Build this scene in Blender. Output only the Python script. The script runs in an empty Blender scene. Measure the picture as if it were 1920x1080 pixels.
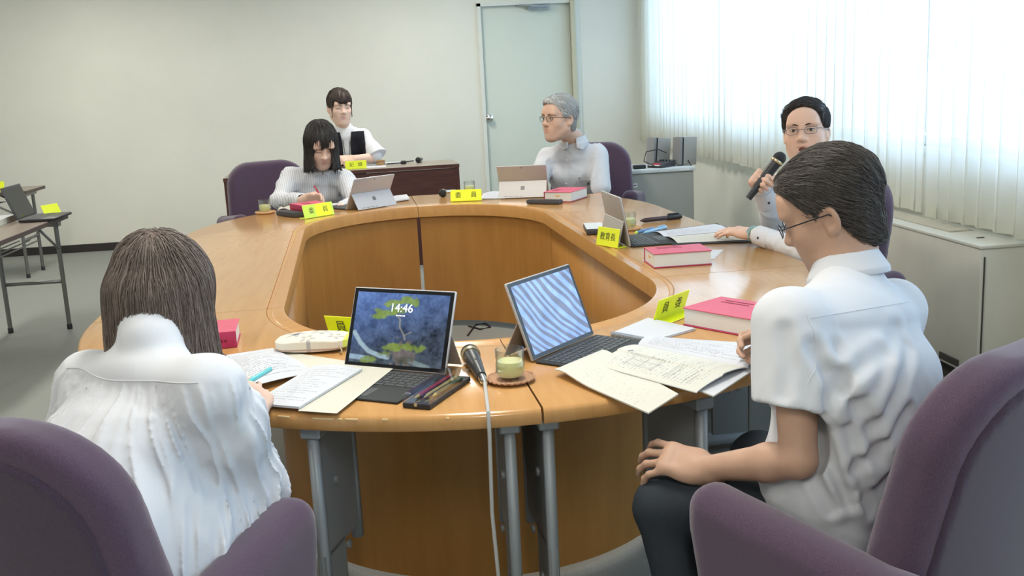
import bpy, bmesh, math, random
import numpy as np
from mathutils import Vector, Matrix
S = bpy.context.scene
COL = S.collection
PI = math.pi
rng = np.random.default_rng(7)
random.seed(7)

# ------------------------------------------------------------------ camera
FPX, PITCH, ROLL, YAW, CAMZ = 1928.0, math.radians(11.596), math.radians(-2.873), math.radians(5.591), 1.388
_g = np.array([math.sin(YAW)*math.cos(PITCH), math.cos(YAW)*math.cos(PITCH), -math.sin(PITCH)])
_r = np.array([math.cos(YAW), -math.sin(YAW), 0.0]); _u = np.cross(_r, _g)
CR = math.cos(ROLL)*_r + math.sin(ROLL)*_u
CU = -math.sin(ROLL)*_r + math.cos(ROLL)*_u
CF = _g
EYE = np.array([0, 0, CAMZ])
cam = bpy.data.cameras.new('camera')
cam.sensor_width = 36.0
cam.lens = 36.0*FPX/1920
cam.clip_start = 0.05
camo = bpy.data.objects.new('camera', cam)
COL.objects.link(camo)
m = Matrix.Identity(4)
for i in range(3):
    m[i][0], m[i][1], m[i][2], m[i][3] = CR[i], CU[i], -CF[i], EYE[i]
camo.matrix_world = m
S.camera = camo

def ray(x, y): return ((x-960)/FPX)*CR - ((y-540)/FPX)*CU + CF
def at(x, y, z):            # surveyed point of the photo at height z
    d = ray(x, y); return EYE + d*(z-CAMZ)/d[2]
def atd(x, y, d): return EYE + ray(x, y)*d      # ... at a distance d in front of the camera

# ------------------------------------------------------------------ light and exposure
S.view_settings.view_transform = 'Standard'
S.view_settings.look = 'None'
S.view_settings.exposure = 0.0
S.view_settings.gamma = 1.0
S.view_settings.use_curve_mapping = False
W = bpy.data.worlds.new('sky'); S.world = W; W.use_nodes = True
W.node_tree.nodes['Background'].inputs[0].default_value = (0.72, 0.86, 1.0, 1)
W.node_tree.nodes['Background'].inputs[1].default_value = 0.75

def area(name, loc, rot, sx, sy, power, color):
    l = bpy.data.lights.new(name, 'AREA'); l.shape = 'RECTANGLE'; l.size = sx; l.size_y = sy
    l.energy = power; l.color = color
    o = bpy.data.objects.new(name, l); o.location = loc; o.rotation_euler = rot
    COL.objects.link(o); return o
for yy in (0.6, 4.0, 7.6):      # daylight entering through the window band
    area('window_daylight', (3.25, yy, 1.75), (0, math.radians(90), 0), 1.7, 3.4, 150, (0.54, 0.72, 1.0))
CEIL = 2.62
LAMPS = [(x, y) for x in (-2.6, 0.1) for y in (-0.6, 2.3, 5.2, 8.0)]
for x, y in LAMPS:              # the ceiling fluorescents
    area('ceiling_fluorescent', (x, y, CEIL-0.075), (0, 0, 0), 0.28, 1.2, 34, (1.0, 0.965, 0.89))

# ------------------------------------------------------------------ materials
MATS = {}
def nt(mt): return mt.node_tree.nodes, mt.node_tree.links
def mat(name, col, rough=0.6, metal=0.0, spec=0.5, var=0.0, vscale=8.0, vstretch=(1, 1, 1), col2=None, bump=0.0, bscale=200.0,
        emit=None, estr=1.0, trans=0.0, ior=1.45, alpha=1.0, sheen=0.0, coat=0.0, attr=None, sss=0.0):
    if name in MATS: return MATS[name]
    mt = bpy.data.materials.new(name); mt.use_nodes = True
    n, l = nt(mt); b = n['Principled BSDF']
    b.inputs['Base Color'].default_value = (*col, 1)
    b.inputs['Roughness'].default_value = rough
    b.inputs['Metallic'].default_value = metal
    b.inputs['Specular IOR Level'].default_value = spec
    b.inputs['IOR'].default_value = ior
    if trans: b.inputs['Transmission Weight'].default_value = trans
    if alpha < 1: b.inputs['Alpha'].default_value = alpha
    if sheen:
        b.inputs['Sheen Weight'].default_value = sheen; b.inputs['Sheen Roughness'].default_value = 0.5
    if coat:
        b.inputs['Coat Weight'].default_value = coat; b.inputs['Coat Roughness'].default_value = 0.12
    if sss:
        b.inputs['Subsurface Weight'].default_value = sss
        b.inputs['Subsurface Radius'].default_value = (0.012, 0.005, 0.003)
        b.inputs['Subsurface Scale'].default_value = 0.5
    if emit:
        b.inputs['Emission Color'].default_value = (*emit, 1); b.inputs['Emission Strength'].default_value = estr
    tc = n.new('ShaderNodeTexCoord')
    if attr:
        a = n.new('ShaderNodeAttribute'); a.attribute_name = attr
        l.new(a.outputs['Color'], b.inputs['Base Color'])
        if emit:
            l.new(a.outputs['Color'], b.inputs['Emission Color'])
    if var > 0 or col2:
        mp = n.new('ShaderNodeMapping'); mp.inputs['Scale'].default_value = vstretch
        l.new(tc.outputs['Object'], mp.inputs[0])
        ns = n.new('ShaderNodeTexNoise'); ns.inputs['Scale'].default_value = vscale; ns.inputs['Detail'].default_value = 6
        ns.inputs['Roughness'].default_value = 0.6
        l.new(mp.outputs[0], ns.inputs['Vector'])
        rp = n.new('ShaderNodeValToRGB')
        c2 = col2 or tuple(max(0, c*(1-var)) for c in col)
        rp.color_ramp.elements[0].position = 0.3; rp.color_ramp.elements[1].position = 0.7
        rp.color_ramp.elements[0].color = (*c2, 1); rp.color_ramp.elements[1].color = (*[min(1, c*(1+var*0.5)) for c in col], 1)
        l.new(ns.outputs['Fac'], rp.inputs[0]); l.new(rp.outputs[0], b.inputs['Base Color'])
    if bump > 0:
        nb = n.new('ShaderNodeTexNoise'); nb.inputs['Scale'].default_value = bscale; nb.inputs['Detail'].default_value = 3
        l.new(tc.outputs['Object'], nb.inputs['Vector'])
        bp = n.new('ShaderNodeBump'); bp.inputs['Strength'].default_value = bump; bp.inputs['Distance'].default_value = 0.01
        l.new(nb.outputs['Fac'], bp.inputs['Height']); l.new(bp.outputs[0], b.inputs['Normal'])
    MATS[name] = mt
    return mt

def srgb(r, g, b):
    f = lambda c: (c/255/12.92) if c/255 <= 0.04045 else ((c/255+0.055)/1.055)**2.4
    return (f(r), f(g), f(b))

mat('wall_paint', (0.76, 0.755, 0.675), 0.85, var=0.05, vscale=1.3, bump=0.05, bscale=90)
mat('carpet', (0.32, 0.335, 0.31), 0.95, var=0.35, vscale=260, bump=0.5, bscale=420)
mat('skirting', (0.035, 0.03, 0.03), 0.5)
mat('ceiling_board', (0.8, 0.79, 0.75), 0.9, var=0.08, vscale=60)
mat('door_paint', (0.68, 0.725, 0.64), 0.55, var=0.03, vscale=2)
mat('frame_paint', (0.56, 0.53, 0.38), 0.5)
mat('trim_white', (0.72, 0.74, 0.68), 0.6)
mat('chrome', (0.8, 0.8, 0.8), 0.18, 1.0)
mat('steel_grey', (0.33, 0.36, 0.38), 0.45, 0.25, var=0.05, vscale=4)
mat('steel_plate', (0.26, 0.27, 0.27), 0.5, 0.2)
mat('cabinet_grey', (0.40, 0.41, 0.37), 0.5, var=0.04, vscale=3)
mat('cabinet_top', (0.62, 0.65, 0.64), 0.4)
mat('ac_beige', (0.64, 0.62, 0.53), 0.5, var=0.06, vscale=3)
mat('ac_grille', (0.36, 0.34, 0.26), 0.6)
mat('ac_dark', (0.06, 0.055, 0.045), 0.6)
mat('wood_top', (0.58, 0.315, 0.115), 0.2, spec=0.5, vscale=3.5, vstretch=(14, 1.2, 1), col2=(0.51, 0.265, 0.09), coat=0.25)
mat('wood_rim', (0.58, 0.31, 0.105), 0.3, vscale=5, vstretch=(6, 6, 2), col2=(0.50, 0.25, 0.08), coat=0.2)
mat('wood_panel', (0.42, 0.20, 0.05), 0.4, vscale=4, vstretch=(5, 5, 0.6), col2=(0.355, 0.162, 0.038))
mat('wood_worn', (0.76, 0.55, 0.28), 0.6)
mat('desk_wood', (0.115, 0.045, 0.035), 0.4, vscale=6, vstretch=(1, 1, 6), col2=(0.07, 0.026, 0.022))
mat('desk_top', (0.30, 0.26, 0.21), 0.35, vscale=5, vstretch=(1, 6, 1), col2=(0.26, 0.22, 0.18))
mat('fold_top', (0.26, 0.21, 0.17), 0.3, vscale=5, vstretch=(1, 5, 1), col2=(0.22, 0.175, 0.14))
mat('fold_edge', (0.09, 0.065, 0.055), 0.5)
mat('fold_leg', (0.22, 0.22, 0.21), 0.35, 0.7)
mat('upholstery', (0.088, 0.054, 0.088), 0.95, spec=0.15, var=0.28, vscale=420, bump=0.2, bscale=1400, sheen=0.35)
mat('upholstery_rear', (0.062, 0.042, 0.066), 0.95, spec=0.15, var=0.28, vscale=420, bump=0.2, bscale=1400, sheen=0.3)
mat('black_plastic', (0.018, 0.018, 0.02), 0.45)
mat('black_soft', (0.022, 0.023, 0.024), 0.7, bump=0.2, bscale=900)
mat('dark_grey_plastic', (0.05, 0.05, 0.055), 0.5)
mat('key_grey', (0.075, 0.08, 0.08), 0.55)
mat('keyboard_cover', (0.035, 0.038, 0.038), 0.75, bump=0.1, bscale=900)
mat('tablet_silver', (0.50, 0.50, 0.52), 0.38, 0.35)
mat('tablet_platinum', (0.45, 0.43, 0.41), 0.42, 0.35)
mat('logo_grey', (0.16, 0.16, 0.16), 0.35, 0.4)
mat('screen_glass', (0.01, 0.011, 0.013), 0.08)
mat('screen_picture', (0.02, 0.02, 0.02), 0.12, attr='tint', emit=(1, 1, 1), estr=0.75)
mat('tinted', (0.5, 0.5, 0.5), 0.8, attr='tint')
mat('clock_white', (0.8, 0.8, 0.8), 0.5, emit=(0.85, 0.92, 0.95), estr=0.7)
mat('paper_white', (0.57, 0.58, 0.60), 0.85)
mat('paper_cream', (0.60, 0.58, 0.49), 0.85)
mat('book_red', (0.42, 0.028, 0.10), 0.55, var=0.1, vscale=30)
mat('book_pink', (0.62, 0.11, 0.17), 0.5, var=0.08, vscale=30)
mat('page_block', (0.68, 0.66, 0.61), 0.85, var=0.06, vscale=6, vstretch=(1, 1, 160))
mat('book_print', (0.20, 0.01, 0.03), 0.7)
mat('gold_print', (0.72, 0.42, 0.16), 0.5)
mat('ink', (0.02, 0.02, 0.022), 0.7)
mat('ink_light', (0.22, 0.22, 0.24), 0.8)
mat('acrylic_yellow', (0.82, 0.90, 0.01), 0.25, alpha=0.82)
mat('acrylic_lime', (0.62, 0.90, 0.06), 0.25, alpha=0.85)
mat('paper_yellow', (0.78, 0.86, 0.03), 0.6)
mat('yellow_edge', (0.85, 0.95, 0.12), 0.3)
mat('nameplate_plain', (0.82, 0.78, 0.05), 0.5)
mat('mic_mesh', (0.012, 0.012, 0.013), 0.5, bump=0.6, bscale=700)
mat('mic_body', (0.03, 0.034, 0.036), 0.38)
mat('mic_ring', (0.60, 0.50, 0.30), 0.3, 0.9)
mat('cable_grey', (0.46, 0.46, 0.44), 0.55)
mat('cable_black', (0.02, 0.02, 0.02), 0.5)
mat('coaster_rattan', (0.50, 0.28, 0.16), 0.75, var=0.3, vscale=90, bump=0.4, bscale=260)
mat('coaster_wood', (0.62, 0.38, 0.18), 0.6)
mat('pen_turquoise', (0.12, 0.52, 0.55), 0.3)
mat('pen_clear', (0.70, 0.78, 0.84), 0.25)
mat('pen_blue', (0.10, 0.22, 0.42), 0.3)
mat('pen_sky', (0.33, 0.56, 0.74), 0.3)
mat('pen_lime', (0.60, 0.85, 0.10), 0.3)
mat('pen_dark', (0.05, 0.03, 0.03), 0.35)
mat('pencil_red', (0.38, 0.02, 0.05), 0.4)
mat('pencil_gold', (0.62, 0.48, 0.16), 0.35, 0.4)
mat('pencil_green', (0.05, 0.12, 0.08), 0.4)
mat('speaker_grey', (0.34, 0.32, 0.29), 0.5)
mat('speaker_front', (0.25, 0.25, 0.25), 0.7, bump=0.3, bscale=600)
mat('mixer_red', (0.55, 0.05, 0.07), 0.5)
mat('label_white', (0.78, 0.78, 0.76), 0.6)
mat('wood_seal', (0.34, 0.20, 0.09), 0.6, var=0.2, vscale=20)
mat('lamp_tube', (0.9, 0.9, 0.9), 0.5, emit=(1.0, 0.97, 0.9), estr=4.0)
mat('bag_black', (0.02, 0.02, 0.023), 0.6)

def glass_mat(name, tint, a):
    mt = bpy.data.materials.new(name); mt.use_nodes = True
    n, l = nt(mt); n.remove(n['Principled BSDF'])
    out = n['Material Output']; tr = n.new('ShaderNodeBsdfTransparent'); gl = n.new('ShaderNodeBsdfGlossy'); mx = n.new('ShaderNodeMixShader')
    lw = n.new('ShaderNodeLayerWeight'); lw.inputs['Blend'].default_value = a
    fr = n.new('ShaderNodeMath'); fr.operation = 'MULTIPLY_ADD'; fr.inputs[1].default_value = 0.55; fr.inputs[2].default_value = 0.04
    l.new(lw.outputs['Facing'], fr.inputs[0])
    tr.inputs[0].default_value = (*tint, 1); gl.inputs['Roughness'].default_value = 0.03
    l.new(fr.outputs[0], mx.inputs[0]); l.new(tr.outputs[0], mx.inputs[1]); l.new(gl.outputs[0], mx.inputs[2]); l.new(mx.outputs[0], out.inputs[0])
    MATS[name] = mt
glass_mat('window_glass', (0.93, 0.97, 0.97), 0.25)
glass_mat('clear_glass', (0.95, 0.97, 0.96), 0.35)
glass_mat('clear_plastic', (0.86, 0.87, 0.88), 0.4)
glass_mat('lens_glass', (0.95, 0.96, 0.96), 0.25)

def tea_mat():
    mt = bpy.data.materials.new('green_tea'); mt.use_nodes = True
    n, l = nt(mt); b = n['Principled BSDF']
    b.inputs['Base Color'].default_value = (0.97, 0.94, 0.52, 1); b.inputs['Roughness'].default_value = 0.1
    b.inputs['Alpha'].default_value = 0.80; b.inputs['Subsurface Weight'].default_value = 1.0; b.inputs['Subsurface Radius'].default_value = (0.05, 0.05, 0.02)
    MATS['green_tea'] = mt
tea_mat()

def curtain_mat():
    mt = bpy.data.materials.new('sheer_curtain'); mt.use_nodes = True
    n, l = nt(mt); n.remove(n['Principled BSDF']); out = n['Material Output']
    tl = n.new('ShaderNodeBsdfTranslucent'); df = n.new('ShaderNodeBsdfDiffuse'); tr = n.new('ShaderNodeBsdfTransparent')
    tl.inputs[0].default_value = (0.93, 0.95, 0.95, 1); df.inputs[0].default_value = (0.84, 0.80, 0.66, 1)
    m1 = n.new('ShaderNodeMixShader'); m1.inputs[0].default_value = 0.45
    m2 = n.new('ShaderNodeMixShader'); m2.inputs[0].default_value = 0.86
    l.new(tl.outputs[0], m1.inputs[1]); l.new(df.outputs[0], m1.inputs[2])
    l.new(tr.outputs[0], m2.inputs[1]); l.new(m1.outputs[0], m2.inputs[2]); l.new(m2.outputs[0], out.inputs[0])
    MATS['sheer_curtain'] = mt
curtain_mat()

def print_mat(name, base, rows, ink=(0.18, 0.18, 0.2), wx=38.0, dens=0.5, u0=0.08, u1=0.92, v0=0.08, v1=0.92):
    """paper carrying rows of small print, laid out in the sheet's own UVs"""
    mt = bpy.data.materials.new(name); mt.use_nodes = True
    n, l = nt(mt); b = n['Principled BSDF']; b.inputs['Roughness'].default_value = 0.85
    uv = n.new('ShaderNodeUVMap'); sp = n.new('ShaderNodeSeparateXYZ'); l.new(uv.outputs[0], sp.inputs[0])
    def M(op, a, bb=None):
        q = n.new('ShaderNodeMath'); q.operation = op
        for i, v in enumerate((a, bb)):
            if v is None: continue
            if isinstance(v, (int, float)): q.inputs[i].default_value = v
            else: l.new(v, q.inputs[i])
        return q.outputs[0]
    u, v = sp.outputs[0], sp.outputs[1]
    rv = M('MULTIPLY', v, rows); fr = M('FRACT', rv); fl = M('FLOOR', rv)
    line = M('MULTIPLY', M('GREATER_THAN', fr, 0.30), M('LESS_THAN', fr, 0.66))
    cb = n.new('ShaderNodeCombineXYZ'); l.new(M('MULTIPLY', u, wx), cb.inputs[0]); l.new(M('MULTIPLY', fl, 7.31), cb.inputs[1])
    ns = n.new('ShaderNodeTexNoise'); ns.inputs['Scale'].default_value = 1.0; ns.inputs['Detail'].default_value = 2
    l.new(cb.outputs[0], ns.inputs['Vector'])
    word = M('GREATER_THAN', ns.outputs['Fac'], 1-dens)
    wn = n.new('ShaderNodeTexWhiteNoise'); wn.noise_dimensions = '1D'; l.new(fl, wn.inputs['W'])
    endu = M('LESS_THAN', u, M('ADD', M('MULTIPLY', wn.outputs['Value'], (u1-u0)*0.75), u0+(u1-u0)*0.35))
    msk = M('MULTIPLY', M('MULTIPLY', M('GREATER_THAN', u, u0), M('LESS_THAN', u, u1)), M('MULTIPLY', M('GREATER_THAN', v, v0), M('LESS_THAN', v, v1)))
    fac = M('MULTIPLY', M('MULTIPLY', line, word), M('MULTIPLY', msk, endu))
    mx = n.new('ShaderNodeMix'); mx.data_type = 'RGBA'
    l.new(fac, mx.inputs['Factor']); mx.inputs['A'].default_value = (*base, 1); mx.inputs['B'].default_value = (*ink, 1)
    l.new(mx.outputs['Result'], b.inputs['Base Color'])
    MATS[name] = mt
print_mat('print_white', (0.57, 0.58, 0.61), 34, ink=(0.30, 0.30, 0.33), wx=75, dens=0.52)
print_mat('print_cream', (0.59, 0.58, 0.51), 30, ink=(0.33, 0.33, 0.34), wx=70, dens=0.46)
print_mat('print_sparse', (0.60, 0.58, 0.50), 34, ink=(0.36, 0.36, 0.36), wx=70, dens=0.40, v0=0.1, v1=0.8, u1=0.75)
print_mat('handwriting', (0.57, 0.59, 0.62), 19, ink=(0.40, 0.41, 0.46), wx=60, dens=0.52)

# ------------------------------------------------------------------ objects: things, parts, the setting
def thing(name, label, cat, loc=(0, 0, 0), rz=0.0, group=None):
    o = bpy.data.objects.new(name, None); COL.objects.link(o)
    if abs(loc[2]-0.70) < 1e-9: loc = (loc[0], loc[1], loc[2]+0.0008)
    o.location = loc; o.rotation_euler = (0, 0, rz)
    o.empty_display_size = 0.05
    o['label'] = label; o['category'] = cat
    if group: o['group'] = group
    return o
def tag(o, label, cat, group=None, kind=None):
    if label: o['label'] = label
    if cat: o['category'] = cat
    if group: o['group'] = group
    if kind: o['kind'] = kind
    return o

class MB:
    """collects shapes, then becomes ONE mesh object"""
    def __init__(s): s.v = []; s.f = []; s.mi = []; s.sm = []; s.uv = None; s.n = 0
    def add(s, verts, faces, mi=0, smooth=False, M=None):
        b = s.n
        if M is not None: verts = [tuple(M @ Vector(v)) for v in verts]
        s.v.extend([tuple(map(float, v)) for v in verts]); s.n += len(verts)
        s.f.extend([tuple(b+i for i in f) for f in faces]); s.mi.extend([mi]*len(faces)); s.sm.extend([smooth]*len(faces))
        return s
    def box(s, c, d, M=None, mi=0):
        x, y, z = c; a, b, e = d[0]/2, d[1]/2, d[2]/2
        v = [(x+i*a, y+j*b, z+k*e) for k in (-1, 1) for j in (-1, 1) for i in (-1, 1)]
        return s.add(v, [(0, 2, 3, 1), (4, 5, 7, 6), (0, 1, 5, 4), (2, 6, 7, 3), (0, 4, 6, 2), (1, 3, 7, 5)], mi, False, M)
    def rbox(s, c, d, r, seg=3, M=None, mi=0, smooth=True):
        bm = bmesh.new(); bmesh.ops.create_cube(bm, size=1.0)
        for v in bm.verts: v.co = Vector((c[0]+v.co.x*d[0], c[1]+v.co.y*d[1], c[2]+v.co.z*d[2]))
        bmesh.ops.bevel(bm, geom=bm.edges[:], offset=r, segments=seg, profile=0.5, affect='EDGES')
        bm.verts.index_update()
        s.add([v.co.copy() for v in bm.verts], [[v.index for v in f.verts] for f in bm.faces], mi, smooth, M); bm.free(); return s
    def prism(s, pts, z0, z1, M=None, mi=0, smooth=False):
        n = len(pts); v = [(p[0], p[1], z0) for p in pts]+[(p[0], p[1], z1) for p in pts]
        s.add(v, [tuple(range(n-1, -1, -1)), tuple(range(n, 2*n))], mi, False, M)
        return s.add(v, [(i, (i+1) % n, n+(i+1) % n, n+i) for i in range(n)], mi, smooth, M)
    def lathe(s, prof, seg=32, M=None, mi=0, smooth=True, caps=True):
        v = []; n = len(prof)
        for i in range(seg):
            a = 2*PI*i/seg
            v += [(r*math.cos(a), r*math.sin(a), z) for r, z in prof]
        f = []
        for i in range(seg):
            j = (i+1) % seg
            for k in range(n-1): f.append((i*n+k, j*n+k, j*n+k+1, i*n+k+1))
        s.add(v, f, mi, smooth, M)
        if caps:
            if prof[0][0] > 1e-6: s.add([v[i*n] for i in range(seg)], [tuple(range(seg-1, -1, -1))], mi, False, M)
            if prof[-1][0] > 1e-6: s.add([v[i*n+n-1] for i in range(seg)], [tuple(range(seg))], mi, False, M)
        return s
    def tube(s, pts, r, seg=8, mi=0, M=None, closed=False):
        pts = [Vector(p) for p in pts]; n = len(pts); rr = r if hasattr(r, '__len__') else [r]*n
        rings = []; up = Vector((0, 0, 1)); prev = None
        for i, p in enumerate(pts):
            a = pts[(i-1) % n] if closed else pts[max(i-1, 0)]; b = pts[(i+1) % n] if closed else pts[min(i+1, n-1)]
            t = (b-a).normalized()
            if prev is None:
                x = t.cross(up); x = t.cross(Vector((1, 0, 0))) if x.length < 1e-3 else x
            else: x = prev - t*prev.dot(t)
            x.normalize(); y = t.cross(x); prev = x
            rings.append([p+(x*math.cos(2*PI*k/seg)+y*math.sin(2*PI*k/seg))*rr[i] for k in range(seg)])
        v = [q for R in rings for q in R]; f = []
        for i in range(n if closed else n-1):
            j = (i+1) % n
            f += [(i*seg+k, i*seg+(k+1) % seg, j*seg+(k+1) % seg, j*seg+k) for k in range(seg)]
        s.add(v, f, mi, True, M)
        if not closed:
            s.add(rings[0], [tuple(range(seg-1, -1, -1))], mi, False, M); s.add(rings[-1], [tuple(range(seg))], mi, False, M)
        return s
    def sweep(s, path, prof, mi=0, smooth=True, cap=True):
        """path: list of 2D (point_inner, point_outer); prof: closed loop of ('i'|'o', w, z)"""
        n = len(prof); v = []
        for a, b in path:
            a = np.array(a); b = np.array(b); d = (b-a)/np.linalg.norm(b-a)
            for side, w, z in prof:
                p = a+d*w if side == 'i' else b-d*w
                v.append((p[0], p[1], z))
        f = []
        for i in range(len(path)-1):
            f += [(i*n+k, i*n+(k+1) % n, (i+1)*n+(k+1) % n, (i+1)*n+k) for k in range(n)]
        s.add(v, f, mi, smooth)
        if cap:
            e = (len(path)-1)*n
            s.add(v[:n], [tuple(range(n-1, -1, -1))], mi, False); s.add(v[e:], [tuple(range(n))], mi, False)
        return s
    def build(s, name, mats, parent=None, auto=35):
        me = bpy.data.meshes.new(name); me.from_pydata(s.v, [], s.f)
        for mm in (mats if isinstance(mats, (list, tuple)) else [mats]): me.materials.append(MATS[mm])
        me.polygons.foreach_set('material_index', s.mi); me.polygons.foreach_set('use_smooth', s.sm)
        bm = bmesh.new(); bm.from_mesh(me)
        bmesh.ops.remove_doubles(bm, verts=bm.verts[:], dist=1e-6)
        bmesh.ops.recalc_face_normals(bm, faces=bm.faces[:])
        lim = math.radians(auto)
        for e in bm.edges:
            if len(e.link_faces) == 2 and e.calc_face_angle(0) > lim: e.smooth = False
        bm.to_mesh(me); bm.free(); me.update()
        o = bpy.data.objects.new(name, me); COL.objects.link(o)
        if parent is not None: o.parent = parent
        return o

def struct(name, mb, mats):
    o = mb.build(name, mats); o['kind'] = 'structure'; return o
def raw(name, v, f, mats, parent=None, smooth=True, tint=None, uv=None, mi=None):
    """numpy arrays straight to a mesh object"""
    v = np.asarray(v, np.float32); me = bpy.data.meshes.new(name)
    if isinstance(f, np.ndarray):
        me.vertices.add(len(v)); me.vertices.foreach_set('co', v.ravel())
        k = f.shape[1]; me.loops.add(f.size); me.loops.foreach_set('vertex_index', f.ravel().astype(np.int32))
        me.polygons.add(len(f)); me.polygons.foreach_set('loop_start', np.arange(0, f.size, k, dtype=np.int32))
        me.update(calc_edges=True); me.validate()
    else: me.from_pydata([tuple(map(float, p)) for p in v], [], f)
    for mm in (mats if isinstance(mats, (list, tuple)) else [mats]): me.materials.append(MATS[mm])
    me.polygons.foreach_set('use_smooth', [smooth]*len(me.polygons))
    if mi is not None: me.polygons.foreach_set('material_index', mi)
    if tint is not None:
        a = me.color_attributes.new('tint', 'FLOAT_COLOR', 'POINT')
        t = np.ones((len(v), 4), np.float32); t[:, :3] = tint; a.data.foreach_set('color', t.ravel())
    if uv is not None:
        L = me.uv_layers.new(name='UVMap'); li = np.zeros(len(me.loops), np.int32); me.loops.foreach_get('vertex_index', li)
        L.data.foreach_set('uv', np.asarray(uv, np.float32)[li].ravel())
    me.update()
    o = bpy.data.objects.new(name, me); COL.objects.link(o)
    if parent is not None: o.parent = parent
    return o
def copy_tree(o, parent=None):
    c = o.copy(); COL.objects.link(c); c.parent = parent
    for ch in list(o.children): copy_tree(ch, c)
    return c
def T(x=0, y=0, z=0, rx=0, ry=0, rz=0):
    return Matrix.Translation((x, y, z)) @ Matrix.Rotation(rz, 4, 'Z') @ Matrix.Rotation(ry, 4, 'Y') @ Matrix.Rotation(rx, 4, 'X')
def text_mesh(name, s, size, matname, parent, M, depth=0.0004, mirror=False):
    c = bpy.data.curves.new(name, 'FONT'); c.body = s; c.size = size; c.align_x = 'CENTER'; c.align_y = 'CENTER'; c.extrude = depth
    t = bpy.data.objects.new(name, c); COL.objects.link(t)
    bpy.context.view_layer.update()
    me = bpy.data.meshes.new_from_object(t.evaluated_get(bpy.context.evaluated_depsgraph_get()))
    bpy.data.objects.remove(t); me.name = name
    me.transform(M @ (Matrix.Scale(-1, 4, (1, 0, 0)) if mirror else Matrix.Identity(4)))
    me.materials.clear(); me.materials.append(MATS[matname])
    o = bpy.data.objects.new(name, me); COL.objects.link(o); o.parent = parent
    return o

# ------------------------------------------------------------------ smooth solids: fields turned to meshes
def smin(a, b, k):
    if k <= 0: return np.minimum(a, b)
    h = np.maximum(k-np.abs(a-b), 0)/k
    return np.minimum(a, b)-h*h*k*0.25
def smax(a, b, k): return -smin(-a, -b, k)
def unit(v): v = np.asarray(v, float); return v/np.linalg.norm(v)
def A3(*v): return np.array(v, float)

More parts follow.
